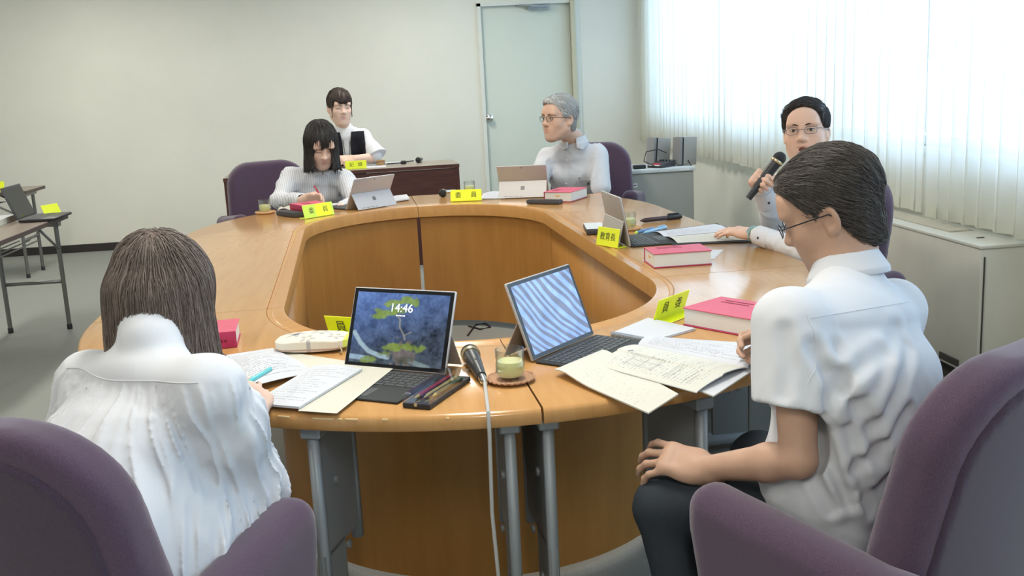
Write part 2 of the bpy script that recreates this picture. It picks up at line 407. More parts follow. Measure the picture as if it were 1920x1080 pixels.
class Field:
    """sequence of shapes, blended one after another; each is evaluated only near its own bounds"""
    def __init__(s): s.ops = []; s.post = []
    def _add(s, fn, c, r, k, op='u'): s.ops.append((fn, np.asarray(c, float), float(r), k, op)); return s
    def cone(s, a, b, ra, rb, k=0.0, op='u', flat=None):
        a = np.asarray(a, float); b = np.asarray(b, float); ab = b-a; L2 = max(ab@ab, 1e-12)
        def fn(P):
            t = np.clip((P-a)@ab/L2, 0, 1); d = P-a-t[:, None]*ab
            if flat is not None:
                q = d@flat[0]; d = d+np.outer(q*(flat[1]-1), flat[0])
            return np.sqrt((d*d).sum(1))-(ra+(rb-ra)*t)
        return s._add(fn, (a+b)/2, np.sqrt(L2)/2+max(ra, rb)*1.3, k, op)
    def ell(s, c, r, R=None, k=0.0, op='u'):
        c = np.asarray(c, float); r = np.asarray(r, float); Rm = np.eye(3) if R is None else np.asarray(R, float)
        def fn(P):
            q = (P-c)@Rm; k0 = np.sqrt(((q/r)**2).sum(1)); k1 = np.sqrt(((q/r**2)**2).sum(1))
            return k0*(k0-1)/np.maximum(k1, 1e-6)
        return s._add(fn, c, max(r), k, op)
    def box(s, c, hf, R=None, rad=0.0, k=0.0, op='u'):
        c = np.asarray(c, float); hf = np.asarray(hf, float); Rm = np.eye(3) if R is None else np.asarray(R, float)
        def fn(P):
            q = np.abs((P-c)@Rm)-hf+rad
            return np.sqrt((np.maximum(q, 0)**2).sum(1))+np.minimum(q.max(1), 0)-rad
        return s._add(fn, c, np.linalg.norm(hf), k, op)
    def plane(s, p, nrm, k=0.0):            # keep the side the normal points away from
        p = np.asarray(p, float); nrm = unit(nrm)
        return s._add(lambda P: (P-p)@nrm, p, 1e9, k, 'i')
    def fun(s, fn, c, r, k=0.0, op='u'): return s._add(fn, c, r, k, op)
    def trunk(s, nodes, k=0.0, op='u', cap=0.06, pw=2.0):
        """nodes: (centre, lateral, half width, half depth) up a spine; superelliptic sections"""
        C = np.array([n[0] for n in nodes], float); Lt = np.array([unit(n[1]) for n in nodes])
        a = np.array([n[2] for n in nodes], float); b = np.array([n[3] for n in nodes], float)
        ax = unit(C[-1]-C[0]); tk = (C-C[0])@ax; D = np.column_stack([C, Lt, a, b])
        td = np.linspace(tk[0], tk[-1], 80); m = np.gradient(D, tk, axis=0) if len(tk) > 2 else np.repeat(D[1:]-D[:1], 2, 0)/(tk[1]-tk[0])
        j = np.clip(np.searchsorted(tk, td, 'right')-1, 0, len(tk)-2); hh = (tk[j+1]-tk[j])[:, None]; u = ((td-tk[j])[:, None])/hh
        DD = (2*u**3-3*u**2+1)*D[j]+(u**3-2*u**2+u)*hh*m[j]+(3*u**2-2*u**3)*D[j+1]+(u**3-u**2)*hh*m[j+1]
        def fn(P):
            tt = (P-C[0])@ax; t = np.clip(tt, td[0], td[-1]); I = [np.interp(t, td, DD[:, i]) for i in range(8)]
            la = np.stack(I[3:6], 1); la = la-(la@ax)[:, None]*ax; la /= np.linalg.norm(la, axis=1)[:, None]
            fw = np.cross(ax, la); q = P-np.stack(I[:3], 1)
            x = (q*la).sum(1); y = (q*fw).sum(1); zz = np.abs(tt-t); aa, bb = I[6], I[7]
            X, Y, Z = np.abs(x/aa), np.abs(y/bb), zz/cap
            k0 = (X**pw+Y**pw+Z**pw)**(1/pw)+1e-9
            return (k0-1)*np.minimum(aa, bb)*np.clip(0.6+0.4*k0, .6, 1.0)
        c = C.mean(0); r = np.linalg.norm(C-c, axis=1).max()+max(a.max(), b.max())+cap
        return s._add(fn, c, r, k, op)
    def __call__(s, P):
        d = np.full(len(P), 0.5)
        for fn, c, r, k, op in s.ops:
            if r > 1e8: m = slice(None); e = fn(P)
            else:
                bd = np.sqrt(((P-c)**2).sum(1))-r
                if op == 'u':
                    m = bd < 0.05+k; d = np.where(m, d, np.minimum(d, np.maximum(bd, 0.05)))
                else: m = bd < 0.02+k
                if not m.any(): continue
                e = fn(P[m])
            if op == 'u': d[m] = smin(d[m], e, k)
            elif op == 's': d[m] = smax(d[m], -e, k)
            elif op == 'i': d[m] = smax(d[m], e, k)
            elif op == 'd': d[m] = d[m]+e
        for fn in s.post: d = d+fn(P)
        return d

def mesh_field(fn, lo, hi, h, slack=0.006, B=8):
    """sparse surface nets"""
    lo = np.asarray(lo, float); hi = np.asarray(hi, float)
    nb = np.ceil((hi-lo)/(h*B)).astype(int)
    g = np.stack(np.meshgrid(*[np.arange(n) for n in nb], indexing='ij'), -1).reshape(-1, 3)
    cc = lo+(g+0.5)*h*B
    d = np.concatenate([fn(c) for c in np.array_split(cc, max(1, len(cc)//200000))])
    g = g[np.abs(d) < h*B*0.87*1.35+slack]
    o3 = np.stack(np.meshgrid(*[np.arange(B+1)]*3, indexing='ij'), -1).reshape(-1, 3)
    N = (nb*B+2).astype(np.int64)
    key = lambda I: (I[..., 0]*N[1]+I[..., 1])*N[2]+I[..., 2]
    Vs, Ks, Q = [], [], []
    cube = np.array([[i, j, k] for i in (0, 1) for j in (0, 1) for k in (0, 1)])
    edges = [(a, b) for a in range(8) for b in range(a+1, 8) if np.abs(cube[a]-cube[b]).sum() == 1]
    for ch in np.array_split(g, max(1, len(g)//400+1)):
        if not len(ch): continue
        base = ch*B
        I = base[:, None, :]+o3[None]
        val = fn((lo+I*h).reshape(-1, 3)).reshape(len(ch), B+1, B+1, B+1)
        val = np.where(val == 0, 1e-9, val)
        s = val < 0
        corners = np.stack([val[:, i:B+i, j:B+j, k:B+k] for i, j, k in cube], -1)
        sg = corners < 0; act = sg.any(-1) & ~sg.all(-1)
        w = np.argwhere(act)
        if len(w):
            cv = corners[act]; acc = np.zeros((len(cv), 3)); cnt = np.zeros(len(cv))
            for a, b in edges:
                va, vb = cv[:, a], cv[:, b]; x = (va < 0) != (vb < 0)
                t = np.where(x, va/np.where(x, va-vb, 1), 0)
                acc += np.where(x[:, None], cube[a]+t[:, None]*(cube[b]-cube[a]), 0); cnt += x
            cell = base[w[:, 0]]+w[:, 1:]
            Vs.append(lo+(cell+acc/cnt[:, None])*h); Ks.append(key(cell))
        for ax in range(3):
            sl = [slice(0, B)]*3; s2 = list(sl); s2[ax] = slice(1, B+1)
            a = s[(slice(None), *sl)]; b = s[(slice(None), *s2)]
            e = np.argwhere(a != b)
            if not len(e): continue
            p = base[e[:, 0]]+e[:, 1:]; u, v = (ax+1) % 3, (ax+2) % 3
            du = np.zeros(3, int); du[u] = 1; dv = np.zeros(3, int); dv[v] = 1
            q = np.stack([key(p-du-dv), key(p-dv), key(p), key(p-du)], 1)
            ins = a[tuple(e.T)]
            q[~ins] = q[~ins][:, ::-1]
            ok = (p[:, u] > 0) & (p[:, v] > 0)
            Q.append(q[ok])
    V = np.concatenate(Vs); K = np.concatenate(Ks); Q = np.concatenate(Q)
    o = np.argsort(K); K = K[o]; V = V[o]
    K, f = np.unique(K, return_index=True); V = V[f]
    idx = np.searchsorted(K, Q); idx = np.clip(idx, 0, len(K)-1)
    ok = (K[idx] == Q).all(1)
    return V, idx[ok].astype(np.int32)

def relax(V, Q, n=2, lam=.6):
    """even out the surface a little"""
    E = np.concatenate([Q[:, [0, 1]], Q[:, [1, 2]], Q[:, [2, 3]], Q[:, [3, 0]]]); a = np.concatenate([E[:, 0], E[:, 1]]); b = np.concatenate([E[:, 1], E[:, 0]])
    cnt = np.maximum(np.bincount(a, minlength=len(V)), 1)[:, None]
    for _ in range(n):
        S2 = np.stack([np.bincount(a, weights=V[b, k], minlength=len(V)) for k in range(3)], 1)/cnt
        V = V+(S2-V)*lam
    return V
def gnoise(P, seed=0):
    """cheap 3D value noise in [-1,1]"""
    I = np.floor(P).astype(np.int64); F = P-I; F = F*F*(3-2*F)
    def hsh(i, j, k):
        n = (i*73856093 ^ j*19349663 ^ k*83492791 ^ (seed*2654435761)) & 0x7fffffff
        n = (n ^ (n >> 13))*1274126177 & 0x7fffffff
        return ((n ^ (n >> 16)) & 0xffff)/32767.5-1
    o = 0
    for i in (0, 1):
        for j in (0, 1):
            for k in (0, 1):
                wgt = (F[:, 0] if i else 1-F[:, 0])*(F[:, 1] if j else 1-F[:, 1])*(F[:, 2] if k else 1-F[:, 2])
                o = o+wgt*hsh(I[:, 0]+i, I[:, 1]+j, I[:, 2]+k)
    return o
def field_obj(name, F, lo, hi, h, mats, parent, origin=(0, 0, 0), tint=None, slack=0.006):
    V, Q = mesh_field(F, lo, hi, h, slack); V = relax(V, Q, 1, .4)
    tc = None if tint is None else tint(V)
    return raw(name, V-np.asarray(origin), Q, mats, parent, True, tc)

# ------------------------------------------------------------------ the room
YB = 9.74                                   # back wall
XL = -5.2; YF = -2.6
wx = lambda y: 2.26+(9.70-y)*0.025+0.13     # window wall: inner face
b = MB(); b.box(((XL+2.9)/2, (YF+YB)/2, -0.05), (8.4, YB-YF+0.4, 0.1)); struct('floor', b, 'carpet')
b = MB(); b.box(((XL+2.9)/2, (YF+YB)/2, CEIL+0.05), (8.4, YB-YF+0.4, 0.1)); struct('ceiling', b, 'ceiling_board')
DX0, DX1, DZ = 0.755, 1.66, 2.06
b = MB(); b.box(((XL+DX0)/2, YB+0.08, CEIL/2), (DX0-XL, 0.16, CEIL)); b.box(((DX1+3.0)/2, YB+0.08, CEIL/2), (3.0-DX1, 0.16, CEIL))
b.box(((DX0+DX1)/2, YB+0.08, (DZ+CEIL)/2), (DX1-DX0, 0.16, CEIL-DZ)); b.box(((DX0+DX1)/2, YB+0.14, DZ/2), (DX1-DX0, 0.04, DZ))
struct('wall_back', b, 'wall_paint')
b = MB(); b.box((XL-0.08, (YF+YB)/2, CEIL/2), (0.16, YB-YF+0.3, CEIL)); struct('wall_left', b, 'wall_paint')
b = MB(); b.box(((XL+2.9)/2, YF-0.08, CEIL/2), (8.4, 0.16, CEIL)); struct('wall_front', b, 'wall_paint')
def xprism(b, y0, y1, z0, z1, t0, t1, mi=0):
    """slab following the slightly skewed window wall, from t0 to t1 behind its inner face"""
    p = [(wx(y0)+t0, y0), (wx(y1)+t0, y1), (wx(y1)+t1, y1), (wx(y0)+t1, y0)]
    b.prism(p, z0, z1, mi=mi); return b
SILL, HEAD = 0.96, 2.36
b = MB(); xprism(b, YF, YB+.1, 0, SILL, 0, 0.2); xprism(b, YF, YB+.1, HEAD, CEIL, 0, 0.2)
WY = [-0.9, 1.2, 3.3, 5.4, 7.5, 9.45]
xprism(b, WY[-1], YB+.1, SILL, HEAD, 0, 0.2); xprism(b, YF, WY[0], SILL, HEAD, 0, 0.2)
struct('wall_right', b, 'wall_paint')
mat('window_alu', (0.55, 0.56, 0.55), 0.4, 0.5)
for i in range(5):
    y0, y1 = WY[i], WY[i+1]; b = MB(); w = 0.045
    xprism(b, y0, y1, SILL, SILL+w, 0.06, 0.14); xprism(b, y0, y1, HEAD-w, HEAD, 0.06, 0.14)
    xprism(b, y0, y0+w, SILL+w, HEAD-w, 0.06, 0.14); xprism(b, y1-w, y1, SILL+w, HEAD-w, 0.06, 0.14)
    xprism(b, (y0+y1)/2-w/2, (y0+y1)/2+w/2, SILL+w, HEAD-w, 0.06, 0.14)
    o = struct('window_%d' % (i+1), b, 'window_alu')
    b = MB(); xprism(b, y0+w, y1-w, SILL+w, HEAD-w, 0.095, 0.101); b.build('pane', 'window_glass', o)
b = MB(); xprism(b, WY[0], WY[-1], SILL-0.03, SILL, -0.02, 0.06); struct('trim_1', b, 'trim_white')
b = MB(); b.box(((XL+DX0-0.04)/2, YB-0.006, 0.036), (DX0-0.04-XL, 0.012, 0.072)); struct('baseboard_back', b, 'skirting')
b = MB(); b.box(((DX1+0.06+2.38)/2, YB-0.006, 0.036), (2.38-DX1-0.06, 0.012, 0.072)); struct('baseboard_back_corner', b, 'skirting')
b = MB(); xprism(b, YF, YB, 0, 0.072, -0.012, 0); struct('baseboard_right', b, 'skirting')
b = MB(); b.box((XL+0.006, (YF+YB)/2, 0.036), (0.012, YB-YF, 0.072)); struct('baseboard_left', b, 'skirting')
# door in the back wall
b = MB(); b.box(((DX0+DX1)/2, YB+0.06, DZ/2), (DX1-DX0-0.075, 0.04, DZ-0.045))
dr = struct('door_1', b, 'door_paint')
b = MB(); M0 = T(0.823, YB+0.04, 1.018, rx=PI/2)
b.lathe([(0.036, 0), (0.036, 0.006), (0.02, 0.012), (0.012, 0.02), (0.012, 0.035), (0.024, 0.042), (0.031, 0.055), (0.030, 0.068), (0.02, 0.076), (0.006, 0.078)], 28, M0)
b.build('door_knob', 'chrome', dr)['label'] = 'round chrome door knob'
b = MB(); b.box((1.33, YB+0.0, 2.005), (0.20, 0.05, 0.045)); b.tube([(1.40, YB-0.03, 2.01), (1.24, YB-0.12, 2.015), (1.12, YB+0.02, 2.03)], 0.01, 8)
b.build('door_closer', 'steel_grey', dr)
b = MB(); b.box((DX0+0.018, YB-0.004, DZ/2), (0.036, 0.03, DZ)); b.box(((DX0+DX1)/2, YB-0.004, DZ-0.012), (DX1-DX0, 0.03, 0.03)); struct('trim_2', b, 'trim_white')
b = MB(); b.box((DX1-0.02, YB-0.02, DZ/2), (0.04, 0.06, DZ)); struct('trim_3', b, 'frame_paint')
b = MB(); b.box((DX1+0.018, YB-0.008, DZ/2), (0.036, 0.03, DZ)); struct('trim_4', b, 'trim_white')
# ceiling lamps
for i, (x, y) in enumerate(LAMPS):
    t = thing('ceiling_lamp', 'white ceiling fluorescent fitting with one long tube', 'ceiling lamp', (x, y, CEIL), 0, 'ceiling fluorescents')
    b = MB(); b.prism([(-.11, -.64), (.11, -.64), (.11, .64), (-.11, .64)], -0.03, 0); b.build('housing', 'trim_white', t)
    b = MB(); b.tube([(0, -.6, -0.05), (0, .6, -0.05)], 0.015, 10); b.build('tube', 'lamp_tube', t)

# curtains: gathered sheers on a rail
def curtain(y0, y1, hem0, hem1, seed, label):
    r = np.random.default_rng(seed); n = int((y1-y0)*150); nz = 28; ztop = 2.452
    ys = np.linspace(y0, y1, n); ph = np.cumsum(0.36+0.16*r.standard_normal(n).clip(-1.8, 1.8))
    ph = ph+2.0*np.sin(ys*1.7+seed)
    amp = 0.020*(0.75+0.5*np.sin(ys*2.3+seed*1.3)+0.25*r.standard_normal(n).cumsum()/np.sqrt(np.arange(1, n+1)))
    V = []
    for k in range(nz):
        s = k/(nz-1); hem = hem0+(hem1-hem0)*(ys-y0)/(y1-y0)+0.006*np.sin(ys*6+seed)
        z = ztop+(hem-ztop)*s
        off = 0.95*amp*(0.55+0.75*s)*np.sin(ph+0.35*s*np.sin(ys*5+seed))
        yy = ys+0.012*np.sin(2*ph+.6)*(0.6+.5*s)
        V.append(np.stack([wx(ys)-0.13+off, yy, z], 1))
    V = np.concatenate(V); f = np.array([(k*n+i, k*n+i+1, (k+1)*n+i+1, (k+1)*n+i) for k in range(nz-1) for i in range(n-1)], np.int32)
    t = thing('curtain', label, 'curtain', (float(wx((y0+y1)/2)-.13), (y0+y1)/2, 0), 0, 'sheer curtains along the windows')
    org = np.array(t.location)
    raw('curtain_cloth', V-org, f, 'sheer_curtain', t)
    hz = 0.05                                   # sewn hem
    B0 = V[-n:].copy(); B1 = B0.copy(); B1[:, 2] += hz
    B0[:, 0] -= 0.0015; B1[:, 0] -= 0.0015
    raw('hem', np.concatenate([B1, B0])-org, np.array([(i, i+1, n+i+1, n+i) for i in range(n-1)], np.int32), 'sheer_curtain', t)
curtain(7.05, 9.69, 0.705, 0.74, 3, 'sheer cream curtain hanging in the room corner behind the two small speakers')
curtain(4.55, 7.03, 0.665, 0.705, 5, 'sheer cream curtain behind the speaking man with the microphone')
curtain(0.6, 4.53, 0.625, 0.665, 9, 'sheer cream curtain hanging over the near end of the beige air conditioner')
b = MB(); b.tube([(wx(0.5)-0.13, 0.5, 2.482), (wx(9.69)-0.13, 9.69, 2.482)], 0.014, 8)
tag(b.build('curtain_rail', 'trim_white'), 'white rail carrying the sheer curtains above the windows', 'curtain rail')

# floor standing air conditioner under the window
def ac():
    y0, y1, zt = 3.83, 5.25, 0.635; xf = float(wx(y0)-0.275); org = (xf, y0, 0)
    t = thing('air_conditioner', 'beige floor standing air conditioner under the near curtain', 'air conditioner', org, math.atan(0.025))
    D, Ln = 0.265, y1-y0
    b = MB(); b.rbox((D/2, Ln/2, (0.085+zt-0.012)/2), (D, Ln, zt-0.012-0.085), 0.008, 2); b.build('casing', 'ac_beige', t)
    b = MB(); b.box((0.015, -0.003, 0.34), (0.004, 0.006, 0.5)); b.build('panel_seam', 'ac_dark', t)
    b = MB(); b.rbox((D/2, Ln/2, zt-0.006), (D+0.01, Ln+0.01, 0.014), 0.004, 2); b.build('top_plate', 'ac_beige', t)
    b = MB(); b.box((0.125, Ln/2+0.14, zt+0.001), (0.11, Ln-0.42, 0.004))
    g = b.build('outlet_grille', 'ac_grille', t)
    b = MB()
    for k in range(9): b.box((0.078+0.0118*k, Ln/2+0.14, zt+0.004), (0.003, Ln-0.44, 0.006))
    b.build('louvre', 'ac_beige', g)
    b = MB(); b.rbox((0.235, Ln/2, zt+0.008), (0.02, Ln, 0.022), 0.006, 2); b.build('rear_lip', 'ac_beige', t)
    b = MB(); b.box((0.10, 0.17, zt+0.002), (0.03, 0.012, 0.004)); b.build('latch', 'ac_dark', t)
    b = MB(); b.rbox((-0.002, 0.20, 0.115), (0.006, 0.15, 0.03), 0.002, 1); b.build('rating_plate', 'ac_dark', t)
    b = MB(); b.box((D/2+0.02, Ln/2, 0.045), (D-0.06, Ln-0.1, 0.09)); b.build('plinth', 'ac_dark', t)
ac()
b = MB(); b.tube([(2.20, 3.62, 0.006), (2.17, 3.75, 0.006), (2.19, 3.95, 0.006), (2.25, 4.2, 0.006), (2.22, 4.5, 0.006)], 0.006, 8)
tag(b.build('floor_cable', 'cable_grey'), 'pale grey cable lying on the carpet at the foot of the air conditioner', 'cable')

# grey steel cabinet in the corner
CX1, CY0, CZ = 2.045, 7.15, 0.70
t = thing('steel_cabinet', 'low grey steel cabinet in the corner carrying two small speakers', 'cabinet', (1.6, CY0+0.22, 0))
b = MB(); b.rbox((0, 0, (CZ-0.03)/2), (0.88, 0.42, CZ-0.03), 0.004, 1); b.build('body', 'cabinet_grey', t)
b = MB(); b.rbox((0, 0, CZ-0.014), (0.90, 0.45, 0.028), 0.005, 2); b.build('cabinet_top', 'cabinet_top', t)['label'] = 'paler top board'
b = MB(); b.box((0.0, -0.2105, CZ-0.11), (0.062, 0.003, 0.03)); lb = b.build('label_plate', 'label_white', t)
b = MB()
for k in range(4): b.box((-0.018+0.012*k, -0.2122, CZ-0.11+0.001*(k % 2)), (0.008, 0.001, 0.009))
b.build('lettering', 'ink', lb)
b = MB(); b.box((0.37, -0.2265, CZ-0.013), (0.08, 0.002, 0.014)); b.build('tape_strip', 'label_white', t)
b = MB(); b.box((-0.16, -0.2105, 0.33), (0.003, 0.002, 0.62)); b.build('door_gap', 'ac_dark', t)

# ------------------------------------------------------------------ the ring of six conference tables
TZ = 0.70
TC = np.array([0.1397, 4.2114]); TA = math.radians(3.026)
def ring(u, v): return (TC[0]+u*math.cos(TA)-v*math.sin(TA), TC[1]+u*math.sin(TA)+v*math.cos(TA))
RO, RI, HL, EO, EI = 1.20, 0.60, 0.90, 1.045, 1.08
def arc_path(s, a0, a1, n=40):
    """s=+1 far end, -1 near end; angles in degrees from +u"""
    out = []
    for k in range(n+1):
        a = math.radians(a0+(a1-a0)*k/n); c, sn = math.cos(a), math.sin(a)
        out.append((ring(RI*c, s*(HL+RI*EI*sn)), ring(RO*c, s*(HL+RO*EO*sn))))
    return out
def str_path(s): return [(ring(s*RI, v), ring(s*RO, v)) for v in np.linspace(-HL+0.002, HL-0.002, 2)]
t_, e_ = 0.036, 0.010
PROF_TOP = [('i', 0.058, TZ), ('o', e_, TZ), ('o', 0.004, TZ-0.004), ('o', 0, TZ-e_), ('o', 0, TZ-t_+0.006), ('o', 0.004, TZ-t_), ('i', 0.058, TZ-t_)]
PROF_RIM = [('i', 0.0585, TZ), ('i', 0.0575, TZ-.003), ('i', 0.055, TZ+0.0005), ('i', 0.044, TZ+0.0005), ('i', 0.041, TZ-0.003), ('i', 0.036, TZ-0.0005), ('i', 0.010, TZ+0.0005), ('i', 0.002, TZ+0.004),
            ('i', 0, TZ-0.004), ('i', 0.002, TZ-0.058), ('i', 0.010, TZ-0.062), ('i', 0.0585, TZ-0.062)]
PROF_PANEL = [('i', 0.024, TZ-0.06), ('i', 0.042, TZ-0.06), ('i', 0.042, 0.035), ('i', 0.024, 0.035)]
def leg_plate(p_in, p_out, w, parent, org):
    """grey steel leg: plate between two round posts, on a foot bar"""
    a, bb = np.array(p_in), np.array(p_out); d = unit(np.append(bb-a, 0)); L = np.linalg.norm(bb-a)
    rz = math.atan2(d[1], d[0]); M = T(a[0]-org[0], a[1]-org[1], 0, rz=rz)
    b = MB(); H0 = TZ-t_-0.002
    b.prism([(0.02, -w/2), (L-0.02, -w/2), (L-0.02, w/2), (0.02, w/2)], 0.34, H0, M)
    b.box((L*0.72, 0, 0.20), (L*0.5, w, 0.30), M); lg = b.build('leg', 'steel_plate', parent)
    for x, z0 in ((0.012, 0.30), (L-0.02, 0.05)):
        b = MB(); b.prism([(x-0.009, -0.012), (x+0.009, -0.012), (x+0.014, 0), (x+0.009, 0.012), (x-0.009, 0.012), (x-0.014, 0)], z0, H0, M, 0, True); b.build('post', 'steel_grey', lg)
    b = MB(); b.rbox((L*0.5, 0, 0.045), (L+0.08, 0.06, 0.035), 0.012, 2, M); b.build('foot_bar', 'steel_grey', lg)
    b = MB(); b.rbox((L*0.5, 0, H0-0.016), (L, 0.046, 0.03), 0.004, 1, M); b.build('top_bracket', 'steel_grey', lg)
    for x, z in ((0.10, 0.32), (L-0.10, 0.24), (L-0.1, 0.5)):
        for sg in (-1, 1):
            b = MB(); b.lathe([(0.011, 0), (0.011, 0.006), (0.006, 0.008)], 12, M @ T(x, sg*w/2, z, rx=-sg*PI/2)); b.build('bolt', 'steel_plate', lg)
    for x in (-0.02, L+0.02):
        b = MB(); b.lathe([(0.02, 0), (0.02, 0.012), (0.008, 0.016), (0.008, 0.03)], 14, M @ T(x, 0, 0.0)); b.build('levelling_foot', 'black_plastic', lg)
def polar(s, a, r):
    a = math.radians(a); e = EI+(EO-EI)*(r-RI)/(RO-RI)
    return ring(r*math.cos(a), s*(HL+r*e*math.sin(a)))
def section(label, path, ppath, legs, worn=None):
    c = np.mean([np.mean(p, 0) for p in path], 0)
    t = thing('conference_table', label, 'table', (c[0], c[1], 0), 0, 'conference table ring')
    sh = lambda P: [((p[0]-c[0], p[1]-c[1]), (q[0]-c[0], q[1]-c[1])) for p, q in P]
    b = MB(); b.sweep(sh(path), PROF_TOP); top = b.build('tabletop', 'wood_top', t, 50)
    if worn is not None:
        b = MB()
        for u, ln in worn:
            v = -(HL+RO*EO*math.sqrt(1-(u/RO)**2)); p = ring(u, v); q = ring(u+.01, -(HL+RO*EO*math.sqrt(1-((u+.01)/RO)**2)))
            b.rbox((0, 0.0012, 0), (ln, 0.0045, 0.005), 0.0022, 2, T(p[0]-c[0], p[1]-c[1], TZ-0.008, rz=math.atan2(q[1]-p[1], q[0]-p[0])))
        b.build('worn_edge', 'wood_worn', top)['label'] = 'pale chipped patches on the edge'
    b = MB(); b.sweep(sh(path), PROF_RIM); b.build('inner_rim', 'wood_rim', t, 40)
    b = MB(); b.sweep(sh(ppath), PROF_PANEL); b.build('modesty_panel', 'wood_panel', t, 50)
    for pi_, po in legs: leg_plate(pi_, po, 0.018, t, c)
wornp = [(-.585, .016), (-.545, .03), (-.46, .05), (-.425, .012), (-.40, .03), (-.33, .014), (-.20, .008)]
g_ = 0.12
section('curved conference table under the tablet showing 14:46, nearest left of the ring', arc_path(-1, 90+g_, 180-g_), arc_path(-1, 90.5, 179.5),
        [(polar(-1, 93.2, 0.84), polar(-1, 93.2, 1.15)), (polar(-1, 116, 0.93), polar(-1, 115, 1.17)), (polar(-1, 172, 0.75), polar(-1, 172, 1.1))], wornp)
section('curved conference table under the tablet with the striped screen, nearest right of the ring', arc_path(-1, g_, 90-g_), arc_path(-1, 0.5, 89.5),
        [(polar(-1, 88.9, 0.86), polar(-1, 88.9, 1.15)), (polar(-1, 70, 0.93), polar(-1, 71, 1.19)), (polar(-1, 8, 0.75), polar(-1, 8, 1.1))])
section('straight empty conference table between the two women on the left side', str_path(-1), str_path(-1),
        [(ring(-0.7, -0.75), ring(-1.08, -0.75)), (ring(-0.7, 0.75), ring(-1.08, 0.75))])
section('straight conference table in front of the speaking man', str_path(1), str_path(1),
        [(ring(0.7, -0.75), ring(1.08, -0.75)), (ring(0.7, 0.75), ring(1.08, 0.75))])
section('curved conference table in front of the writing woman in stripes', arc_path(1, 90+g_, 180-g_), arc_path(1, 90.9, 179.5),
        [(polar(1, 95, 0.78), polar(1, 95, 1.1)), (polar(1, 170, 0.78), polar(1, 170, 1.1))])
section('curved conference table in front of the grey-haired man', arc_path(1, g_, 90-g_), arc_path(1, 0.5, 89.1),
        [(polar(1, 85, 0.78), polar(1, 85, 1.1)), (polar(1, 10, 0.78), polar(1, 10, 1.1))])

